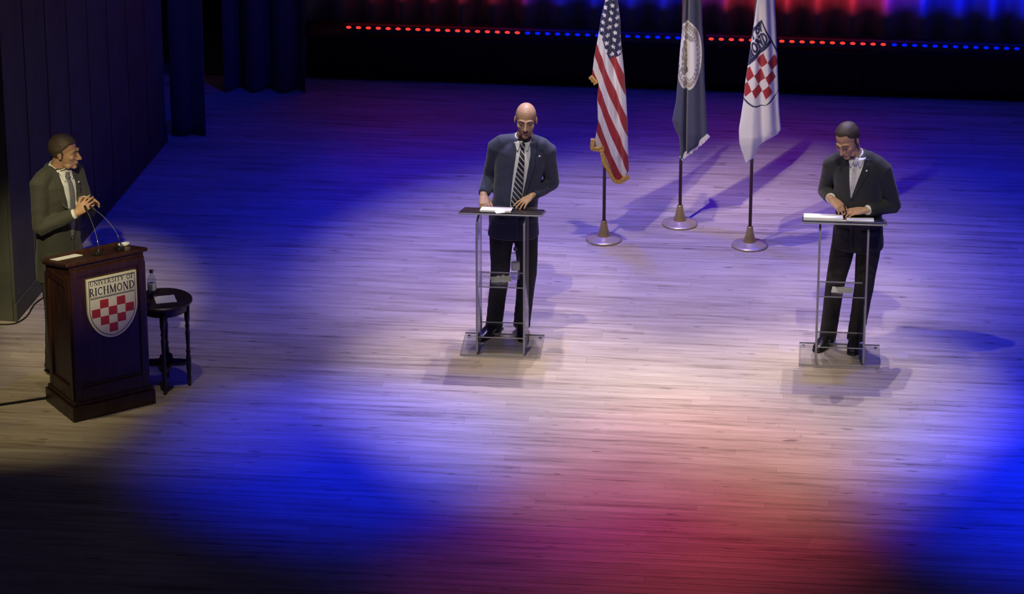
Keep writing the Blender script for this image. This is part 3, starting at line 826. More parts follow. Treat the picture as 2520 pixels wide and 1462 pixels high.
def flag(nm, loc, rows, fold, printf, seed, m_cloth, m_fringe, fringe, label, pole_h=2.62, rz=0.0, flaps=()):
    """rows: (height, left, right) of the hanging cloth; folds run down it"""
    root = empty(nm, loc, rz)
    bm = bmesh.new(); lathe(bm, [(0.143, 0.0), (0.148, 0.006), (0.146, 0.014), (0.128, 0.022), (0.118, 0.022), (0.10, 0.030), (0.06, 0.036), (0.050, 0.040), (0.001, 0.041)], seg=48); fin('base_disc', bm, M_brass, root, True)
    bm = bmesh.new(); lathe(bm, [(0.052, 0.040), (0.047, 0.055), (0.034, 0.10), (0.025, 0.150), (0.024, 0.165), (0.019, 0.168)], seg=32); fin('socket_cone', bm, mat('gold_brass', (0.55, 0.44, 0.20), 0.34, 0.6, var=0.08), root, True)
    bm = bmesh.new(); lathe(bm, [(0.0135, 0.166), (0.0135, pole_h)], seg=18); fin('pole', bm, M_poleoak, root, True)
    bm = bmesh.new(); lathe(bm, [(0.014, pole_h), (0.022, pole_h + 0.01), (0.012, pole_h + 0.03), (0.022, pole_h + 0.06), (0.012, pole_h + 0.13), (0.001, pole_h + 0.18)], seg=18); fin('finial', bm, M_brass, root, True)
    V, C, F = [], [], []
    def fold_y(x, z, s):
        y = 0.0
        for (fx, sl, amp, wid) in fold:
            d = (x - fx - sl * (z - 1.4)) / wid
            y += amp * math.exp(-d * d)
        return y
    def bundle(rows, thick, yo, NX):
        rows = sorted(rows)
        z0, z1 = rows[0][0], rows[-1][0]
        NZ = int((z1 - z0) / 0.0045); base = len(V)
        for side in (0, 1):
            for i in range(NZ + 1):
                z = z0 + (z1 - z0) * i / NZ
                xl, xr = lerp_table(rows, z)
                for j in range(NX + 1):
                    s = j / NX * 2 - 1
                    x = (xl + xr) / 2 + (xr - xl) / 2 * s
                    rim = max(0.0, 1 - s * s) ** 0.5
                    bot = min(1.0, 0.35 + (z - z0) / 0.35)
                    if side == 0:
                        y = yo - thick * (0.012 + 0.050 * rim * bot) + fold_y(x, z, s) * rim * thick
                    else:
                        y = yo + thick * (0.010 + 0.030 * rim * bot + 0.012 * rim * math.sin(x * 70 + seed))
                    V.append((x, y, z)); C.append(printf(x, z) if side == 0 else printf(-x * 0.8, z))
        W = NX + 1; off = (NZ + 1) * W
        for i in range(NZ):
            for j in range(NX):
                a = base + i * W + j
                F.append((a, a + 1, a + W + 1, a + W)); F.append((off + a, off + a + W, off + a + W + 1, off + a + 1))
            a = base + i * W
            F.append((a, a + W, off + a + W, off + a)); a = base + i * W + NX
            F.append((a, off + a, off + a + W, a + W))
        for j in range(NX):
            k = base + j
            F.append((k, off + k, off + k + 1, k + 1)); a = base + NZ * W + j
            F.append((a, a + 1, off + a + 1, off + a))
    bundle(rows, 1.0, 0.0, 96)
    for fr_ in flaps: bundle(fr_, 0.35, 0.012, 30)
    me = bpy.data.meshes.new('flag_cloth'); me.from_pydata(V, [], F)
    at = me.attributes.new('print', 'FLOAT_COLOR', 'POINT')
    at.data.foreach_set('color', [c for q in C for c in (*q, 1.0)])
    cloth = link('flag_cloth', me, m_cloth, root, True)
    # fringe: a tasselled strip following the edge
    for pts, wd in fringe:
        P = [Vector((x, -0.020 + fold_y(x, z, 0) * 0.4, z)) for x, z in pts]
        L = []
        for a, b in zip(P, P[1:]):
            n = max(2, int((b - a).length / 0.006))
            L += [a + (b - a) * k / n for k in range(n)]
        L.append(P[-1])
        rnd = random.Random(seed); bm = bmesh.new(); top = []; botm = []; tb2 = []; bb2 = []
        for k, p in enumerate(L):
            q = p + Vector((0.002 * math.sin(k * 2.1), 0, 0)); ln = wd * (0.85 + 0.3 * rnd.random())
            dx, dz = (L[min(k + 1, len(L) - 1)] - L[max(k - 1, 0)]).xz.normalized()
            nx, nz = dz, -dx
            w = 0.003 * (k % 2)
            top.append(bm.verts.new(q + Vector((0, -0.016 - w, 0)))); botm.append(bm.verts.new(q + Vector((nx * ln, -0.010 - w, nz * ln))))
            tb2.append(bm.verts.new(q + Vector((0, 0.010 + w, 0)))); bb2.append(bm.verts.new(q + Vector((nx * ln, 0.006 + w, nz * ln))))
        for k in range(len(L) - 1):
            bm.faces.new((top[k], top[k + 1], botm[k + 1], botm[k])); bm.faces.new((tb2[k], bb2[k], bb2[k + 1], tb2[k + 1]))
            bm.faces.new((botm[k], botm[k + 1], bb2[k + 1], bb2[k])); bm.faces.new((top[k], tb2[k], tb2[k + 1], top[k + 1]))
        bm.faces.new((top[0], botm[0], bb2[0], tb2[0])); bm.faces.new((top[-1], tb2[-1], bb2[-1], botm[-1]))
        fin('fringe', bm, m_fringe, cloth)
    tag(root, label, 'flag')
M_clothA = attr_mat('printed_flag_nylon'); M_clothB = M_clothA; M_clothC = M_clothA
# heights and widths of the three bundles, metres from the pole foot
usr = [(0.515, 0.105, 0.125), (0.54, 0.088, 0.172), (0.605, 0.055, 0.195), (0.69, 0.010, 0.192), (0.775, -0.005, 0.190), (0.90, -0.035, 0.184), (1.02, -0.056, 0.180), (1.21, -0.064, 0.168), (1.315, -0.055, 0.158), (1.40, -0.055, 0.152), (1.555, -0.060, 0.135), (1.69, -0.055, 0.120), (1.86, -0.045, 0.112), (2.03, -0.008, 0.090), (2.30, 0.0, 0.065), (2.55, 0.0, 0.03)]
us_flaps = [[(0.785, -0.084, -0.035), (0.81, -0.086, 0.0), (0.90, -0.072, -0.01), (1.02, -0.052, -0.02)], [(1.335, -0.078, -0.045), (1.40, -0.108, -0.03), (1.555, -0.092, -0.03), (1.69, -0.068, -0.03), (1.84, -0.045, -0.03)]]
flag('striped_flag', (0.61, 1.31, 0), usr, [(0.02, -0.06, -0.020, 0.022), (0.075, -0.09, 0.034, 0.018), (0.12, -0.07, -0.016, 0.02), (-0.03, 0.02, 0.030, 0.018)], us_print, 1, M_clothA, M_gold,
     [([(-0.005, 0.785), (0.012, 0.69), (0.057, 0.605), (0.092, 0.54), (0.12, 0.53), (0.19, 0.575)], 0.034), ([(-0.078, 0.87), (-0.085, 0.80), (-0.04, 0.795), (-0.008, 0.815)], 0.032), ([(-0.108, 1.405), (-0.060, 1.345)], 0.032)],
     'flag of red and white stripes with gold fringe on a brass based pole', flaps=us_flaps)
var = [(0.572, -0.010, 0.0), (0.60, -0.010, 0.035), (0.665, -0.010, 0.10), (0.715, -0.012, 0.175), (0.765, -0.020, 0.210), (0.82, -0.050, 0.212), (0.905, -0.075, 0.205), (1.07, -0.048, 0.192), (1.24, -0.038, 0.180), (1.495, -0.024, 0.170), (1.70, -0.008, 0.152), (1.92, 0.008, 0.142), (2.25, 0.0, 0.10), (2.5, 0.0, 0.04)]
flag('blue_seal_flag', (1.2, 1.73, 0), var, [(0.035, 0.0, 0.055, 0.012), (-0.005, 0.0, -0.015, 0.02), (0.09, -0.03, -0.018, 0.03), (0.14, -0.04, 0.022, 0.02)], va_print, 2, M_clothB, M_whitefringe,
     [([(-0.010, 0.60), (0.03, 0.625), (0.10, 0.69), (0.205, 0.80)], 0.036)], 'dark blue flag with a white round seal and white fringe')
urr = [(0.715, -0.048, -0.040), (0.765, -0.066, 0.020), (0.815, -0.085, 0.040), (0.87, -0.100, 0.062), (0.92, -0.106, 0.125), (0.965, -0.108, 0.200), (1.005, -0.108, 0.226), (1.065, -0.100, 0.218), (1.23, -0.080, 0.202), (1.40, -0.068, 0.192), (1.565, -0.048, 0.182), (1.735, -0.030, 0.170), (1.90, -0.010, 0.160), (2.07, 0.006, 0.146), (2.3, 0.0, 0.10), (2.55, 0.0, 0.04)]
flag('white_crest_flag', (1.79, 1.30, 0), urr, [(0.055, -0.05, 0.034, 0.022), (0.0, 0.0, -0.016, 0.03), (0.12, -0.06, -0.02, 0.03), (0.165, -0.08, 0.02, 0.02)], ur_print, 3, M_clothC, M_whitefringe,
     [], 'white flag printed with a red checked crest hanging on a dark pole')

# ================================================================== PEOPLE
def skin_mat(nm, c):
    m = mat(nm, c, 0.48, scale=30, var=0.06, spec=0.4)
    b = m.node_tree.nodes['Principled BSDF']
    b.inputs['Subsurface Weight'].default_value = 0.08
    b.inputs['Subsurface Radius'].default_value = (0.012, 0.004, 0.002)
    return m

def add_head(bm, HM):
    e = lambda c, r, rot=None: ell(bm, (0, 0, 0), 1, HM @ Matrix.Translation(c) @ (rot if rot is not None else Matrix.Identity(4)) @ Matrix.Diagonal((*((r, r, r) if isinstance(r, (int, float)) else r), 1)), 22)
    tb_ = lambda p, r, ref=(1, 0, 0): tube(bm, p, r, ref=ref, seg=12, xf=HM)
    e((0, 0.015, 0.035), (0.076, 0.098, 0.088))
    e((0, -0.030, -0.018), (0.066, 0.064, 0.092))
    e((0, -0.030, -0.075), (0.054, 0.054, 0.042))
    e((0, -0.074, -0.100), (0.024, 0.020, 0.018))
    tb_([(0, -0.090, 0.012), (0, -0.104, -0.012), (0, -0.118, -0.034)], [0.009, 0.010, 0.0125])
    for s in (-1, 1):
        e((s * 0.012, -0.103, -0.038), (0.009, 0.010, 0.008))
        tb_([(s * 0.050, -0.072, 0.018), (s * 0.034, -0.086, 0.024), (s * 0.012, -0.093, 0.020)], [0.008, 0.010, 0.009])
        e((s * 0.043, -0.066, -0.022), (0.022, 0.020, 0.018))
        e((s * 0.031, -0.075, 0.001), (0.014, 0.013, 0.010))
        e((s * 0.040, -0.040, -0.085), (0.020, 0.026, 0.024))
        e((s * 0.078, 0.012, -0.006), (0.008, 0.020, 0.033), Matrix.Rotation(s * R(18), 4, 'Z') @ Matrix.Rotation(R(-10), 4, 'X'))
    tb_([(-0.022, -0.084, -0.064), (0, -0.095, -0.061), (0.022, -0.084, -0.064)], [0.005, 0.0065, 0.005], ref=(0, 0, 1))
    tb_([(-0.020, -0.083, -0.072), (0, -0.094, -0.073), (0.020, -0.083, -0.072)], [0.005, 0.0075, 0.005], ref=(0, 0, 1))

def add_hand(bm, wrist, fdir, back, thumb, curl=(0.25, 0.35, 0.3), spread=0.07, thumb_out=0.7, sc=1.0):
    X = Vector(fdir).normalized(); Z = Vector(back); Z = (Z - Z.dot(X) * X).normalized(); Y = Z.cross(X)
    M = Matrix(((X.x, Y.x, Z.x, wrist[0]), (X.y, Y.y, Z.y, wrist[1]), (X.z, Y.z, Z.z, wrist[2]), (0, 0, 0, 1))) @ Matrix.Scale(sc, 4)
    tube(bm, [(-0.03, 0, 0), (0.0, 0, 0), (0.03, 0.001 * thumb, 0), (0.062, 0, 0.001), (0.088, 0, 0)], [(0.024, 0.019), (0.027, 0.019), (0.036, 0.018), (0.041, 0.0155), (0.040, 0.012)], ref=(0, 1, 0), seg=16, n=2.5, cap=0.6, xf=M)
    for i, (y, L) in enumerate(((0.0315, 0.070), (0.0105, 0.079), (-0.0105, 0.073), (-0.0305, 0.056))):
        y *= thumb
        a = spread * (1.5 - i) * thumb
        p = Vector((0.086 - 0.004 * abs(i - 1), y, 0)); pts = [p]; th = 0
        for k, f in enumerate((0.45, 0.30, 0.25)):
            th += curl[k] * (1 + 0.12 * (i - 1))
            p = p + Vector((math.cos(th) * math.cos(a), math.cos(th) * math.sin(a), -math.sin(th))) * L * f * 1.05
            pts.append(p)
        tube(bm, pts, [0.0092, 0.0084, 0.0078, 0.0068], ref=(0, 1, 0), seg=10, xf=M)
    c, s_ = math.cos(thumb_out), math.sin(thumb_out)
    p0 = Vector((0.020, 0.024 * thumb, -0.006)); p1 = p0 + Vector((c, s_ * thumb, -0.25)) * 0.040; p2 = p1 + Vector((c * 1.1, s_ * 0.75 * thumb, -0.15)) * 0.032; p3 = p2 + Vector((c * 1.2, s_ * 0.4 * thumb, -0.1)) * 0.022
    tube(bm, [p0, p1, p2, p3], [0.0135, 0.0115, 0.0100, 0.0080], ref=(0, 0, 1), seg=10, xf=M)

def patch(nm, rows, n, bvh, off, m, parent, thick=0.006, nrow=24, edge_round=0.0):
    """thin cloth piece laid over a surface; rows (z, xl, xr) seen from the front"""
    rows = sorted(rows); z0, z1 = rows[0][0], rows[-1][0]
    G = []
    for i in range(nrow + 1):
        z = z0 + (z1 - z0) * i / nrow; xl, xr = lerp_table(rows, z); row = []
        for j in range(n + 1):
            x = xl + (xr - xl) * j / n
            hit = bvh.ray_cast(Vector((x, -1.2, z)), Vector((0, 1, 0)))
            y = hit[0].y if hit[0] is not None else None
            row.append([x, y, z])
        G.append(row)
    ys = [q[1] for r in G for q in r if q[1] is not None]
    dy = sum(ys) / len(ys)
    for r in G:
        for q in r:
            if q[1] is None: q[1] = dy
    for _ in range(2):   # even out small bumps
        H = [[q[1] for q in r] for r in G]
        for i in range(len(G)):
            for j in range(n + 1):
                a = [H[k][l] for k, l in ((i - 1, j), (i + 1, j), (i, j - 1), (i, j + 1)) if 0 <= k < len(G) and 0 <= l <= n]
                G[i][j][1] = min(H[i][j], 0.5 * H[i][j] + 0.5 * sum(a) / len(a))
    bm = bmesh.new()
    f = [[bm.verts.new((x, y - off, z)) for x, y, z in r] for r in G]
    k = [[bm.verts.new((x, y - off + thick, z)) for x, y, z in r] for r in G]
    I, J = len(G) - 1, n
    for i in range(I):
        for j in range(J):
            bm.faces.new((f[i][j], f[i][j + 1], f[i + 1][j + 1], f[i + 1][j])); bm.faces.new((k[i][j], k[i + 1][j], k[i + 1][j + 1], k[i][j + 1]))
        bm.faces.new((f[i][0], f[i + 1][0], k[i + 1][0], k[i][0])); bm.faces.new((f[i][J], k[i][J], k[i + 1][J], f[i + 1][J]))
    for j in range(J):
        bm.faces.new((f[0][j], k[0][j], k[0][j + 1], f[0][j + 1])); bm.faces.new((f[I][j], f[I][j + 1], k[I][j + 1], k[I][j]))
    return fin(nm, bm, m, parent, True)

def person(cfg):
    root = empty('person', cfg['loc'], R(cfg['rz']))
    sp = cfg['spine']
    def C(z):
        x, y = lerp_table(sp, z); return Vector((x, y, z))
    if 'world_arms' in cfg:   # limb points given along stage axes, turn them into the body's own frame
        W2 = Matrix.Rotation(-R(cfg['rz']), 3, 'Z')
    else:
        W2 = Matrix.Identity(3)
    LF = cfg.get('lift', 0.0)
    def zl(z):
        t = max(0.0, min(1.0, (z - 1.10) / 0.33)); return z + LF * t * t * (3 - 2 * t)
    def rl(rows): return sorted((zl(z), a, b) for z, a, b in rows)
    shz = [zl(z) for z in cfg.get('shz', (1.455, 1.455))]; shw = cfg.get('shw', 0.178)
    ch = C(1.44)
    SH = [Vector((ch.x - shw, ch.y + 0.005, shz[0])), Vector((ch.x + shw, ch.y + 0.005, shz[1]))]
    EL = [W2 @ Vector(p) for p in cfg['elbows']]; WR = [W2 @ Vector(p) for p in cfg['wrists']]
    hc = Vector(cfg['head']); hs = cfg.get('hs', 1.04)
    yaw, pit, rol = (R(a) for a in cfg['headrot'])
    HM = Matrix.Translation(hc) @ Matrix.Rotation(yaw, 4, 'Z') @ Matrix.Rotation(rol, 4, 'Y') @ Matrix.Rotation(pit, 4, 'X') @ Matrix.Scale(hs, 4)
    nb = C(1.50); nb.z = zl(1.50)
    FT = [Vector(p) for p in cfg['feet']]; KN = [Vector(p) for p in cfg['knees']]
    pel = C(0.96)
    HP = [pel + Vector((-0.088, 0, -0.04)), pel + Vector((0.088, 0, -0.04))]
    # --- body: one continuous figure
    bm = bmesh.new()
    add_head(bm, HM)
    nk0 = HM @ Vector((0, 0.030, -0.05)); nk1 = nb + Vector((0, 0.012, -0.02))
    tube(bm, [nk0, (nk0 + nk1) / 2, nk1], [0.054, 0.054, 0.062], seg=18)
    tube(bm, [Vector((*C(z).xy, zl(z))) for z in (0.92, 1.05, 1.25, 1.40, 1.47)], [(0.12, 0.085), (0.115, 0.08), (0.12, 0.085), (0.12, 0.075), (0.07, 0.06)], seg=18)
    for k in (0, 1):
        tube(bm, [Vector((*C(1.42).xy, zl(1.42))), SH[k] + Vector((0, 0, -0.02)), EL[k], WR[k]], [0.05, 0.042, 0.034, 0.026], seg=12)
        h = cfg['hands'][k]
        add_hand(bm, WR[k], W2 @ Vector(h['dir']), W2 @ Vector(h['back']), h['thumb'], h.get('curl', (0.25, 0.35, 0.3)), h.get('spread', 0.07), h.get('tout', 0.7), 1.0)
        a = FT[k] + Vector((0, 0.01, 0.09))
        tube(bm, [HP[k], KN[k], a, a + Vector((0, -0.01, -0.045))], [0.07, 0.05, 0.038, 0.036], seg=12)
        tube(bm, [a + Vector((0, 0, -0.05)), a + Vector((math.sin(R(cfg['toe'][k])) * 0.12, -math.cos(R(cfg['toe'][k])) * 0.12, -0.055))], [0.026, 0.022], seg=10)
    me = remeshed(bm, 0.0042, 3, 0.5)
    link('body', me, cfg['skin'], root, True)
    # --- jacket
    bm = bmesh.new()
    hem = cfg.get('hem', 0.79)
    gx = cfg.get('girth', 1.0)
    zz = [hem, 0.88, 0.98, 1.10, 1.22, 1.33, 1.41, 1.455, 1.490, 1.525]
    rr = [(0.192, 0.142), (0.186, 0.138), (0.176, 0.130), (0.170, 0.128), (0.178, 0.133), (0.186, 0.134), (0.178, 0.120), (0.148, 0.098), (0.105, 0.080), (0.080, 0.072)]
    tube(bm, [Vector((*C(z).xy, zl(z))) for z in zz], [(a * gx, b * gx) for a, b in rr], seg=36, n=2.35, cap=0.05)
    for k, s in ((0, -1), (1, 1)):
        inn = Vector((ch.x + s * 0.07, ch.y + 0.008, zl(1.485)))
        mid = SH[k] + (EL[k] - SH[k]) * 0.30
        wr = WR[k] + (EL[k] - WR[k]).normalized() * cfg.get('cuffgap', 0.035)
        tube(bm, [inn, SH[k] + Vector((-s * 0.03, 0, 0.012)), SH[k] + Vector((s * 0.012, 0, -0.02)), mid, EL[k]], [0.062, 0.064, 0.068, 0.066, 0.056], seg=20, cap=0.7)
        tube(bm, [EL[k] + (SH[k] - EL[k]) * 0.1, EL[k], (EL[k] + wr) / 2, wr], [0.057, 0.058, 0.053, 0.045], seg=20, cap=0.35)
    me = remeshed(bm, 0.0075, 5, 0.5)
    # soft cloth creases
    nrm = [v.normal.copy() for v in me.vertices]
    for v, nv in zip(me.vertices, nrm):
        c = v.co; nn = noise.noise(Vector((c.x * 9, c.y * 9, c.z * 14 + cfg['seed']))) + 0.5 * noise.noise(Vector((c.x * 22, c.y * 22, c.z * 30 + cfg['seed'])))
        v.co = c + nv * (0.0035 * nn)
    jk = link('jacket', me, cfg['suit'], root, True)
    bvh = BVHTree.FromPolygons([v.co.copy() for v in me.vertices], [tuple(p.vertices) for p in me.polygons])
    # --- shirt front, tie, lapels
    V = rl(cfg['vee'])
    patch('shirt_front', V, 14, bvh, 0.003, cfg['shirt'], root, 0.010, 30)
    tie = rl(cfg['tie'])
    patch('tie', tie, 8, bvh, 0.010, cfg['tiemat'], root, 0.010, 36)
    kz = tie[-1][0]; kl, kr = tie[-1][1:]
    patch('tie_knot', [(kz - 0.005, kl + 0.003, kr - 0.003), (kz + 0.034, kl - 0.006, kr + 0.006)], 6, bvh, 0.020, cfg['tiemat'], root, 0.016, 6)
    for s_ in (-1, 1):
        e = kl if s_ < 0 else kr
        rws = [(kz - 0.020, e - 0.026, e - 0.018), (kz + 0.040, e - 0.046, e + 0.002)] if s_ < 0 else [(kz - 0.020, e + 0.018, e + 0.026), (kz + 0.040, e - 0.002, e + 0.046)]
        patch('collar_point', rws, 5, bvh, 0.016, cfg['shirt'], root, 0.010, 8)
    zb, zt = V[0][0], V[-1][0]
    lw = cfg.get('lapel', 0.05)
    def lap(side):
        out = []
        for f in (0.0, 0.25, 0.5, 0.70, 0.72, 0.85, 1.0):
            z = zb + (zt - 0.012 - zb) * f; xl, xr = lerp_table(V, z)
            w = lw * (0.12 + 1.15 * f if f <= 0.70 else (0.70 if f < 0.8 else 0.72 - 0.25 * (f - 0.8)))
            out.append((z, xl - w, xl + 0.006) if side == 0 else (z, xr - 0.006, xr + w))
        return out
    patch('lapel', lap(0), 8, bvh, 0.0075, cfg['suit'], root, 0.006, 30)
    patch('lapel', lap(1), 8, bvh, 0.0075, cfg['suit'], root, 0.006, 30)
    # front edge below the opening, pocket flaps, buttons
    xb = (V[0][1] + V[0][2]) / 2
    ze = max(hem + 0.02, 0.81)
    patch('front_edge', [(ze, xb + 0.004, xb + 0.022), (zb, xb - 0.006, xb + 0.012)], 3, bvh, 0.004, cfg['suit'], root, 0.004, 20)
    for s in (-1, 1):
        cx = C(0.95).x + s * 0.105
        patch('pocket_flap', [(0.925, cx - 0.055, cx + 0.055), (0.965, cx - 0.06, cx + 0.06)], 8, bvh, 0.005, cfg['suit'], root, 0.005, 4)
    # lapel pin
    if 'pin' in cfg:
        px, pz = cfg['pin']; pz = zl(pz); hit = bvh.ray_cast(Vector((px, -1.2, pz)), Vector((0, 1, 0)))
        if hit[0] is not None:
            bm = bmesh.new(); ell(bm, hit[0] + Vector((0, -0.012, 0)), (0.0075, 0.004, 0.0075), seg=12); fin('lapel_pin', bm, M_paper, root, True)
    # --- shirt collar: band and two points
    ax = (nk0 - nk1).normalized(); cb = nk1 + ax * 0.012
    bm = bmesh.new(); seg = 32; rings = []
    side = Vector((1, 0, 0)); side = (side - side.dot(ax) * ax).normalized(); fw = ax.cross(side)
    for (h, r) in ((-0.01, 0.080), (0.018, 0.072), (0.048, 0.0645), (0.050, 0.0610), (0.02, 0.062), (-0.01, 0.064)):
        row = []
        for k in range(seg):
            a = 2 * math.pi * k / seg
            d = side * math.cos(a) + fw * math.sin(a)
            hh = h - (0.026 * max(0, -(d.y)) ** 2 if h > 0.01 else 0)
            row.append(bm.verts.new(cb + d * r + ax * hh))
        rings.append(row)
    for a, b in zip(rings, rings[1:] + rings[:1]):
        for k in range(seg): bm.faces.new((a[k], a[(k + 1) % seg], b[(k + 1) % seg], b[k]))
    fin('shirt_collar', bm, cfg['shirt'], root, True)
    # jacket collar round the back of the neck
    bm = bmesh.new(); pts = []
    for k in range(17):
        a = R(-8 + 196 * k / 16)
        pts.append(nk1 + side * 0.083 * math.cos(a) + Vector((0, 1, 0)) * 0.080 * math.sin(a) + Vector((0, 0, 0.022 + 0.012 * math.sin(a))))
    tube(bm, pts, [(0.020, 0.009)] * 17, ref=(0, 0, 1), seg=10); fin('jacket_collar', bm, cfg['suit'], root, True)
    # cuffs
    for k in (0, 1):
        d = (EL[k] - WR[k]).normalized(); a = WR[k] + d * (cfg.get('cuffgap', 0.035) + 0.01)
        bm = bmesh.new(); tube(bm, [a, WR[k] + d * cfg.get('cuffend', 0.012)], [0.0385, 0.0365], seg=18, cap=0.1); fin('cuff', bm, cfg['shirt'], root, True)
    # --- trousers
    bm = bmesh.new()
    tube(bm, [C(z) for z in (0.82, 0.92, 1.0, 1.06)], [(0.158, 0.115), (0.165, 0.120), (0.158, 0.115), (0.150, 0.11)], seg=28, n=2.2, cap=0.3)
    for k in (0, 1):
        an = FT[k] + Vector((0, 0.012, 0.045))
        tube(bm, [HP[k] + Vector((0, 0, 0.02)), HP[k] * 0.55 + KN[k] * 0.45, KN[k], KN[k] * 0.45 + an * 0.55, an], [0.098, 0.088, 0.072, 0.066, 0.064], seg=22, cap=0.15)
    me = remeshed(bm, 0.0075, 4, 0.5)
    nrm = [v.normal.copy() for v in me.vertices]
    for v, nv in zip(me.vertices, nrm):
        c = v.co; v.co = c + nv * 0.004 * noise.noise(Vector((c.x * 10, c.y * 10, c.z * (9 if c.z > 0.25 else 24) + cfg['seed'])))
    link('trousers', me, cfg['trousers'], root, True)
    # --- shoes
    for k in (0, 1):
        a = R(cfg['toe'][k]); M = Matrix.Translation(FT[k]) @ Matrix.Rotation(a, 4, 'Z')
        bm = bmesh.new()
        tube(bm, [(0, 0.075, 0.042), (0, 0.03, 0.05), (0, -0.04, 0.048), (0, -0.11, 0.036), (0, -0.175, 0.028), (0, -0.20, 0.025)], [(0.034, 0.036), (0.038, 0.044), (0.042, 0.042), (0.048, 0.030), (0.042, 0.022), (0.030, 0.016)], ref=(1, 0, 0), seg=18, n=2.4, cap=0.7, xf=M)
        bmx = Matrix.Identity(4)
        prism(bm, [(0.036, 0.085), (-0.036, 0.085), (-0.040, 0.03), (-0.047, -0.10), (-0.040, -0.19), (-0.018, -0.215), (0.018, -0.215), (0.040, -0.19), (0.047, -0.10), (0.040, 0.03)], 0.0005, 0.016, M)
        fin('shoe', bm, M_shoe, root, True)
    # --- hair, brows, eyes, lips
    def shell(nm, c, r, f, m, th, under=0.006):
        bm = bmesh.new(); bmesh.ops.create_uvsphere(bm, u_segments=72, v_segments=48, radius=1.0)
        for v in bm.verts:
            n0 = v.co.copy(); p = Vector((c[0] + n0.x * r[0], c[1] + n0.y * r[1], c[2] + n0.z * r[2]))
            h = f(p); w = max(0.0, min(1.0, h / 0.012)); w = w * w * (3 - 2 * w)
            ln = 0.25 * th * noise.noise(Vector((p.x * 60, p.y * 25, p.z * 60)))
            v.co = p + n0 * (-under + w * (under + th + ln))
        bmesh.ops.transform(bm, matrix=HM, verts=bm.verts)
        return fin(nm, bm, m, root, True)
    if cfg.get('hair'):
        shell('hair', (0, 0.015, 0.035), (0.077, 0.099, 0.089), cfg['hairline'], cfg['hair'], cfg['hairth'])
    if cfg.get('beard'):
        shell('beard', (0, -0.030, -0.075), (0.0545, 0.0545, 0.0425), lambda p: min(0.012, -0.046 - p.z, -p.y - 0.045) if not (abs(p.x) < 0.020 and -0.076 < p.z < -0.062) else -0.01, cfg['beard'], 0.0018, 0.004)
    for s in (-1, 1):
        bm = bmesh.new(); tube(bm, [(s * 0.052, -0.0775, 0.022), (s * 0.034, -0.0955, 0.030), (s * 0.014, -0.1015, 0.025)], [(0.003, 0.002), (0.0045, 0.003), (0.004, 0.003)], ref=(0, 0, 1), seg=8, xf=HM)
        fin('eyebrow', bm, cfg['browmat'], root, True)
        bm = bmesh.new(); ell(bm, (0, 0, 0), 1, HM @ Matrix.Translation((s * 0.031, -0.0855, cfg.get('eyez', -0.001))) @ Matrix.Diagonal((0.0125, 0.0045, 0.0042, 1)), 12); fin('eye', bm, mat('eye_dark', (0.03, 0.02, 0.015), 0.3), root, True)
    bm = bmesh.new(); tube(bm, [(-0.019, -0.0905, -0.0670), (0, -0.1015, -0.0665), (0.019, -0.0905, -0.0670)], [(0.0015, 0.0015), (0.0030, 0.0025), (0.0015, 0.0015)], ref=(0, 0, 1), seg=8, xf=HM)
    fin('lips', bm, cfg['lipmat'], root, True)
    tag(root, cfg['label'], 'person')
    return root

def tie_mat(nm, base, stripe, kind):
    m, nt, b = newmat(nm)
    tc = nt.nodes.new('ShaderNodeTexCoord')
    if kind == 'stripe':
        sx = nt.nodes.new('ShaderNodeSeparateXYZ'); nt.links.new(tc.outputs['Object'], sx.inputs[0])
        a = nt.nodes.new('ShaderNodeMath'); a.operation = 'MULTIPLY_ADD'; a.inputs[1].default_value = 1.25
        nt.links.new(sx.outputs['X'], a.inputs[0]); nt.links.new(sx.outputs['Z'], a.inputs[2])
        m2 = nt.nodes.new('ShaderNodeMath'); m2.operation = 'MULTIPLY'; m2.inputs[1].default_value = 21.0
        nt.links.new(a.outputs[0], m2.inputs[0])
        f = nt.nodes.new('ShaderNodeMath'); f.operation = 'FRACT'; nt.links.new(m2.outputs[0], f.inputs[0])
        g = nt.nodes.new('ShaderNodeMath'); g.operation = 'GREATER_THAN'; g.inputs[1].default_value = 0.74
        nt.links.new(f.outputs[0], g.inputs[0]); fac = g.outputs[0]
    else:
        v = nt.nodes.new('ShaderNodeTexVoronoi'); v.inputs['Scale'].default_value = 55.0
        nt.links.new(tc.outputs['Object'], v.inputs['Vector'])
        g = nt.nodes.new('ShaderNodeMath'); g.operation = 'LESS_THAN'; g.inputs[1].default_value = 0.28
        nt.links.new(v.outputs['Distance'], g.inputs[0]); fac = g.outputs[0]
    mx = nt.nodes.new('ShaderNodeMix'); mx.data_type = 'RGBA'
    mx.inputs[6].default_value = (*base, 1); mx.inputs[7].default_value = (*stripe, 1)
    nt.links.new(fac, mx.inputs[0]); nt.links.new(mx.outputs[2], b.inputs['Base Color'])
    b.inputs['Roughness'].default_value = 0.45
    return m

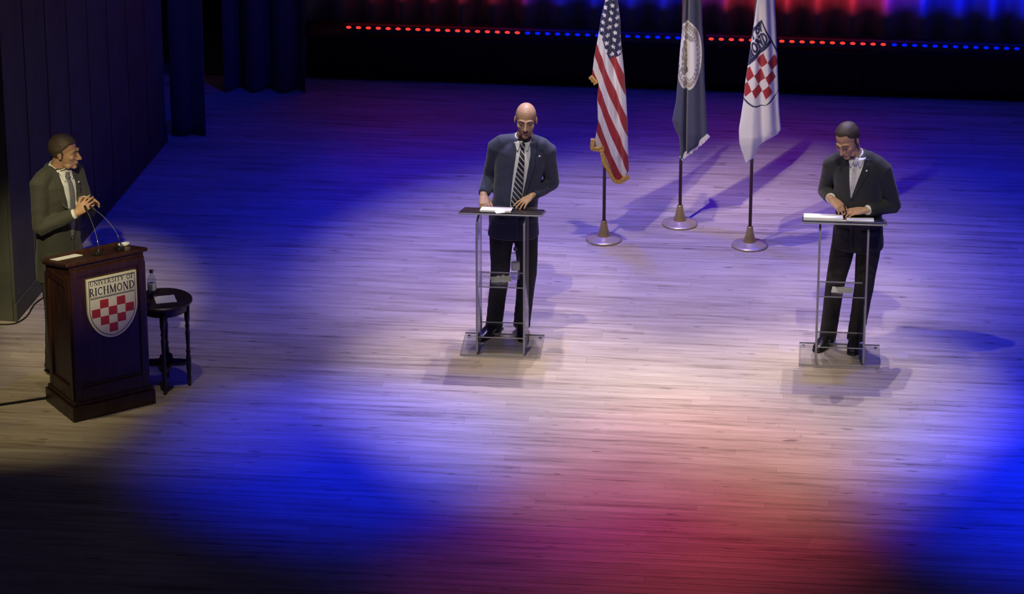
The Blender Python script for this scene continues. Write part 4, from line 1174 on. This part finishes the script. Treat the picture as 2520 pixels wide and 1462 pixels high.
M_navysuit = mat('navy_wool', (0.020, 0.028, 0.072), 0.8, scale=120, var=0.2, bump=0.15, sheen=0.15)
M_charsuit = mat('charcoal_wool', (0.020, 0.023, 0.028), 0.8, scale=120, var=0.2, bump=0.15, sheen=0.12)
M_olivesuit = mat('dark_olive_grey_wool', (0.052, 0.052, 0.044), 0.85, scale=120, var=0.2, bump=0.15, sheen=0.1)
M_navytr = mat('dark_navy_trouser_wool', (0.014, 0.016, 0.026), 0.85, scale=120, var=0.2)
M_brownhair = mat('brown_hair', (0.085, 0.060, 0.042), 0.55, scale=90, var=0.4, stretch=(3, 1, 3), bump=0.3)
M_darkhair = mat('dark_brown_hair', (0.055, 0.040, 0.031), 0.6, scale=90, var=0.4, stretch=(3, 1, 3), bump=0.3)
M_stubble = mat('cropped_hair', (0.20, 0.125, 0.09), 0.7, scale=140, var=0.25)
M_beard = mat('short_beard', (0.22, 0.145, 0.10), 0.7, scale=140, var=0.25)
M_brow = mat('brow_hair', (0.06, 0.04, 0.03), 0.7)
M_lip1 = mat('lips_brown', (0.30, 0.13, 0.10), 0.5); M_lip2 = mat('lips_pink', (0.45, 0.19, 0.15), 0.5)

# person at the podium with the bottle
person(dict(seed=1.3, loc=(0.02, -0.70, 0), rz=3,
    spine=[(0.75, 0.065, 0.0), (0.98, 0.065, 0.0), (1.2, 0.095, 0.0), (1.45, 0.127, -0.01), (1.55, 0.14, -0.02)],
    lift=0.045, shz=(1.462, 1.445), elbows=[(-0.118, 0.12, 1.20), (0.350, 0.10, 1.175)], wrists=[(-0.155, -0.095, 1.135), (0.205, -0.11, 1.145)],
    hands=[dict(dir=(0.12, -0.80, -0.42), back=(-0.1, -0.3, 1), thumb=1, curl=(0.45, 0.5, 0.35), tout=0.45), dict(dir=(-0.62, -0.70, -0.30), back=(0, -0.2, 1), thumb=-1, curl=(0.12, 0.2, 0.2), spread=0.14)],
    head=(0.158, -0.055, 1.722), headrot=(2, 6, 2), hs=1.0, feet=[(-0.085, -0.02, 0), (0.125, 0.0, 0)], toe=[-28, 8], knees=[(-0.035, -0.03, 0.49), (0.170, -0.03, 0.49)],
    skin=skin_mat('brown_skin', (0.44, 0.28, 0.19)), suit=M_navysuit, trousers=M_navytr, shirt=M_shirtgrey, tiemat=tie_mat('navy_silver_stripe_silk', (0.010, 0.014, 0.028), (0.42, 0.44, 0.48), 'stripe'),
    vee=[(1.02, 0.035, 0.125), (1.12, 0.042, 0.138), (1.30, 0.062, 0.180), (1.44, 0.085, 0.205), (1.52, 0.095, 0.195)], tie=[(1.02, 0.046, 0.120), (1.10, 0.052, 0.130), (1.25, 0.080, 0.145), (1.38, 0.108, 0.153), (1.475, 0.122, 0.150)],
    pin=(0.262, 1.405), lapel=0.045, cuffend=0.03, cuffgap=0.03,
    hair=M_stubble, hairth=0.0004, hairline=lambda p: min(0.050 - p.z, p.z + 0.035, p.y + 0.005),
    beard=M_beard, browmat=M_brow, lipmat=M_lip1, eyez=-0.004,
    label='person in navy suit and striped tie, hands on a clear podium'))

# person sorting papers at the other podium
person(dict(seed=4.1, loc=(2.56, -0.67, 0), rz=-10,
    spine=[(0.75, 0.10, 0.02), (0.98, 0.10, 0.01), (1.2, 0.098, -0.02), (1.42, 0.088, -0.065), (1.55, 0.07, -0.115)],
    lift=0.035, shz=(1.43, 1.435), shw=0.182, elbows=[(-0.172, 0.075, 1.185), (0.350, 0.05, 1.125)], wrists=[(-0.085, -0.145, 1.205), (0.175, -0.165, 1.150)],
    hands=[dict(dir=(0.80, -0.28, -0.50), back=(0.2, -0.6, 0.9), thumb=1, curl=(0.35, 0.45, 0.4), tout=0.3, spread=0.02), dict(dir=(-0.95, -0.22, -0.12), back=(0, -0.35, 1), thumb=-1, curl=(0.2, 0.3, 0.3), tout=0.5)],
    head=(0.026, -0.180, 1.688), headrot=(-20, 26, -6), hs=1.02, feet=[(-0.10, -0.02, 0), (0.105, 0.0, 0)], toe=[-12, 6], knees=[(-0.055, -0.03, 0.48), (0.165, -0.03, 0.48)],
    skin=skin_mat('light_skin', (0.50, 0.30, 0.21)), suit=M_charsuit, trousers=mat('charcoal_trouser_wool', (0.024, 0.022, 0.020), 0.85, scale=120, var=0.2), shirt=M_shirtwhite, tiemat=tie_mat('silver_spotted_silk', (0.62, 0.64, 0.66), (0.16, 0.18, 0.20), 'spot'),
    vee=[(1.21, 0.060, 0.070), (1.33, 0.046, 0.112), (1.44, 0.040, 0.150), (1.515, 0.030, 0.160)], tie=[(1.23, 0.061, 0.069), (1.33, 0.064, 0.092), (1.42, 0.072, 0.100), (1.47, 0.080, 0.106)],
    pin=(0.175, 1.425), lapel=0.055, hair=M_darkhair, hairth=0.007,
    hairline=lambda p: min(0.02, (p.z - 0.082 + 0.10 * max(0, abs(p.x) - 0.035)) if p.y < -0.045 else (p.z - 0.030 - 0.9 * (-0.01 - p.y) if p.y < -0.01 else p.z + 0.04)),
    browmat=M_brow, lipmat=M_lip2, eyez=-0.006,
    label='person in charcoal suit and white shirt, head bowed over an open binder'))

# person clapping behind the wooden lectern
person(dict(seed=8.2, lift=0.075, loc=(-3.145, -1.75, 0), rz=60, world_arms=True, hem=0.74,
    spine=[(0.72, 0.0, 0.0), (0.98, 0.0, 0.0), (1.2, 0.0, -0.01), (1.45, 0.0, -0.02), (1.55, 0.0, -0.035)], girth=1.02,
    elbows=[(-0.075, -0.235, 1.195), (0.20, 0.13, 1.20)], wrists=[(0.195, -0.205, 1.315), (0.215, -0.055, 1.36)],
    hands=[dict(dir=(0.72, 0.20, 0.62), back=(-0.2, -1.0, 0.1), thumb=1, curl=(0.18, 0.25, 0.25), tout=0.6), dict(dir=(0.93, -0.38, 0.10), back=(0.1, 0.75, 0.65), thumb=-1, curl=(0.2, 0.3, 0.3), tout=0.7)],
    head=(0.020, -0.085, 1.715), headrot=(24, 4, 0), hs=1.02, feet=[(-0.11, 0.0, 0), (0.11, 0.0, 0)], toe=[-10, 10], knees=[(-0.10, -0.02, 0.49), (0.10, -0.02, 0.49)],
    skin=skin_mat('fair_skin', (0.52, 0.30, 0.19)), suit=M_olivesuit, trousers=mat('dark_olive_trouser_wool', (0.045, 0.045, 0.036), 0.85, scale=120, var=0.2), shirt=M_shirtwhite, tiemat=tie_mat('grey_spotted_silk', (0.20, 0.21, 0.22), (0.09, 0.10, 0.11), 'spot'),
    vee=[(1.06, -0.012, 0.012), (1.2, -0.040, 0.035), (1.40, -0.075, 0.070), (1.52, -0.066, 0.066)], tie=[(1.08, -0.010, 0.010), (1.2, -0.026, 0.030), (1.38, -0.020, 0.028), (1.46, -0.016, 0.018)],
    pin=(0.095, 1.40), lapel=0.055, hair=M_brownhair, hairth=0.010,
    hairline=lambda p: min(0.02, (p.z - 0.070 + 0.10 * max(0, abs(p.x) - 0.035)) if p.y < -0.045 else (p.z - 0.030 - 0.9 * (-0.01 - p.y) if p.y < -0.01 else p.z + 0.04)),
    browmat=M_brow, lipmat=M_lip2,
    label='person in dark olive suit clapping behind the wooden lectern'))

# pen in the fingers of the person in charcoal
pe = empty('pen', (0, 0, 0)); pe.matrix_world = Matrix.Translation((2.56, -0.67, 0)) @ Matrix.Rotation(R(-10), 4, 'Z')
bm = bmesh.new(); tube(bm, [(0.018, -0.172, 1.185), (0.046, -0.198, 1.108)], [0.0048, 0.0045], seg=10); fin('barrel', bm, M_blackplastic, pe, True)
bm = bmesh.new(); tube(bm, [(0.046, -0.198, 1.108), (0.0495, -0.2015, 1.099)], [0.0042, 0.0012], seg=10, cap=0.2); fin('tip', bm, M_chrome, pe, True)
tag(pe, 'slim dark pen in the hand of the person bowed over the binder', 'pen')
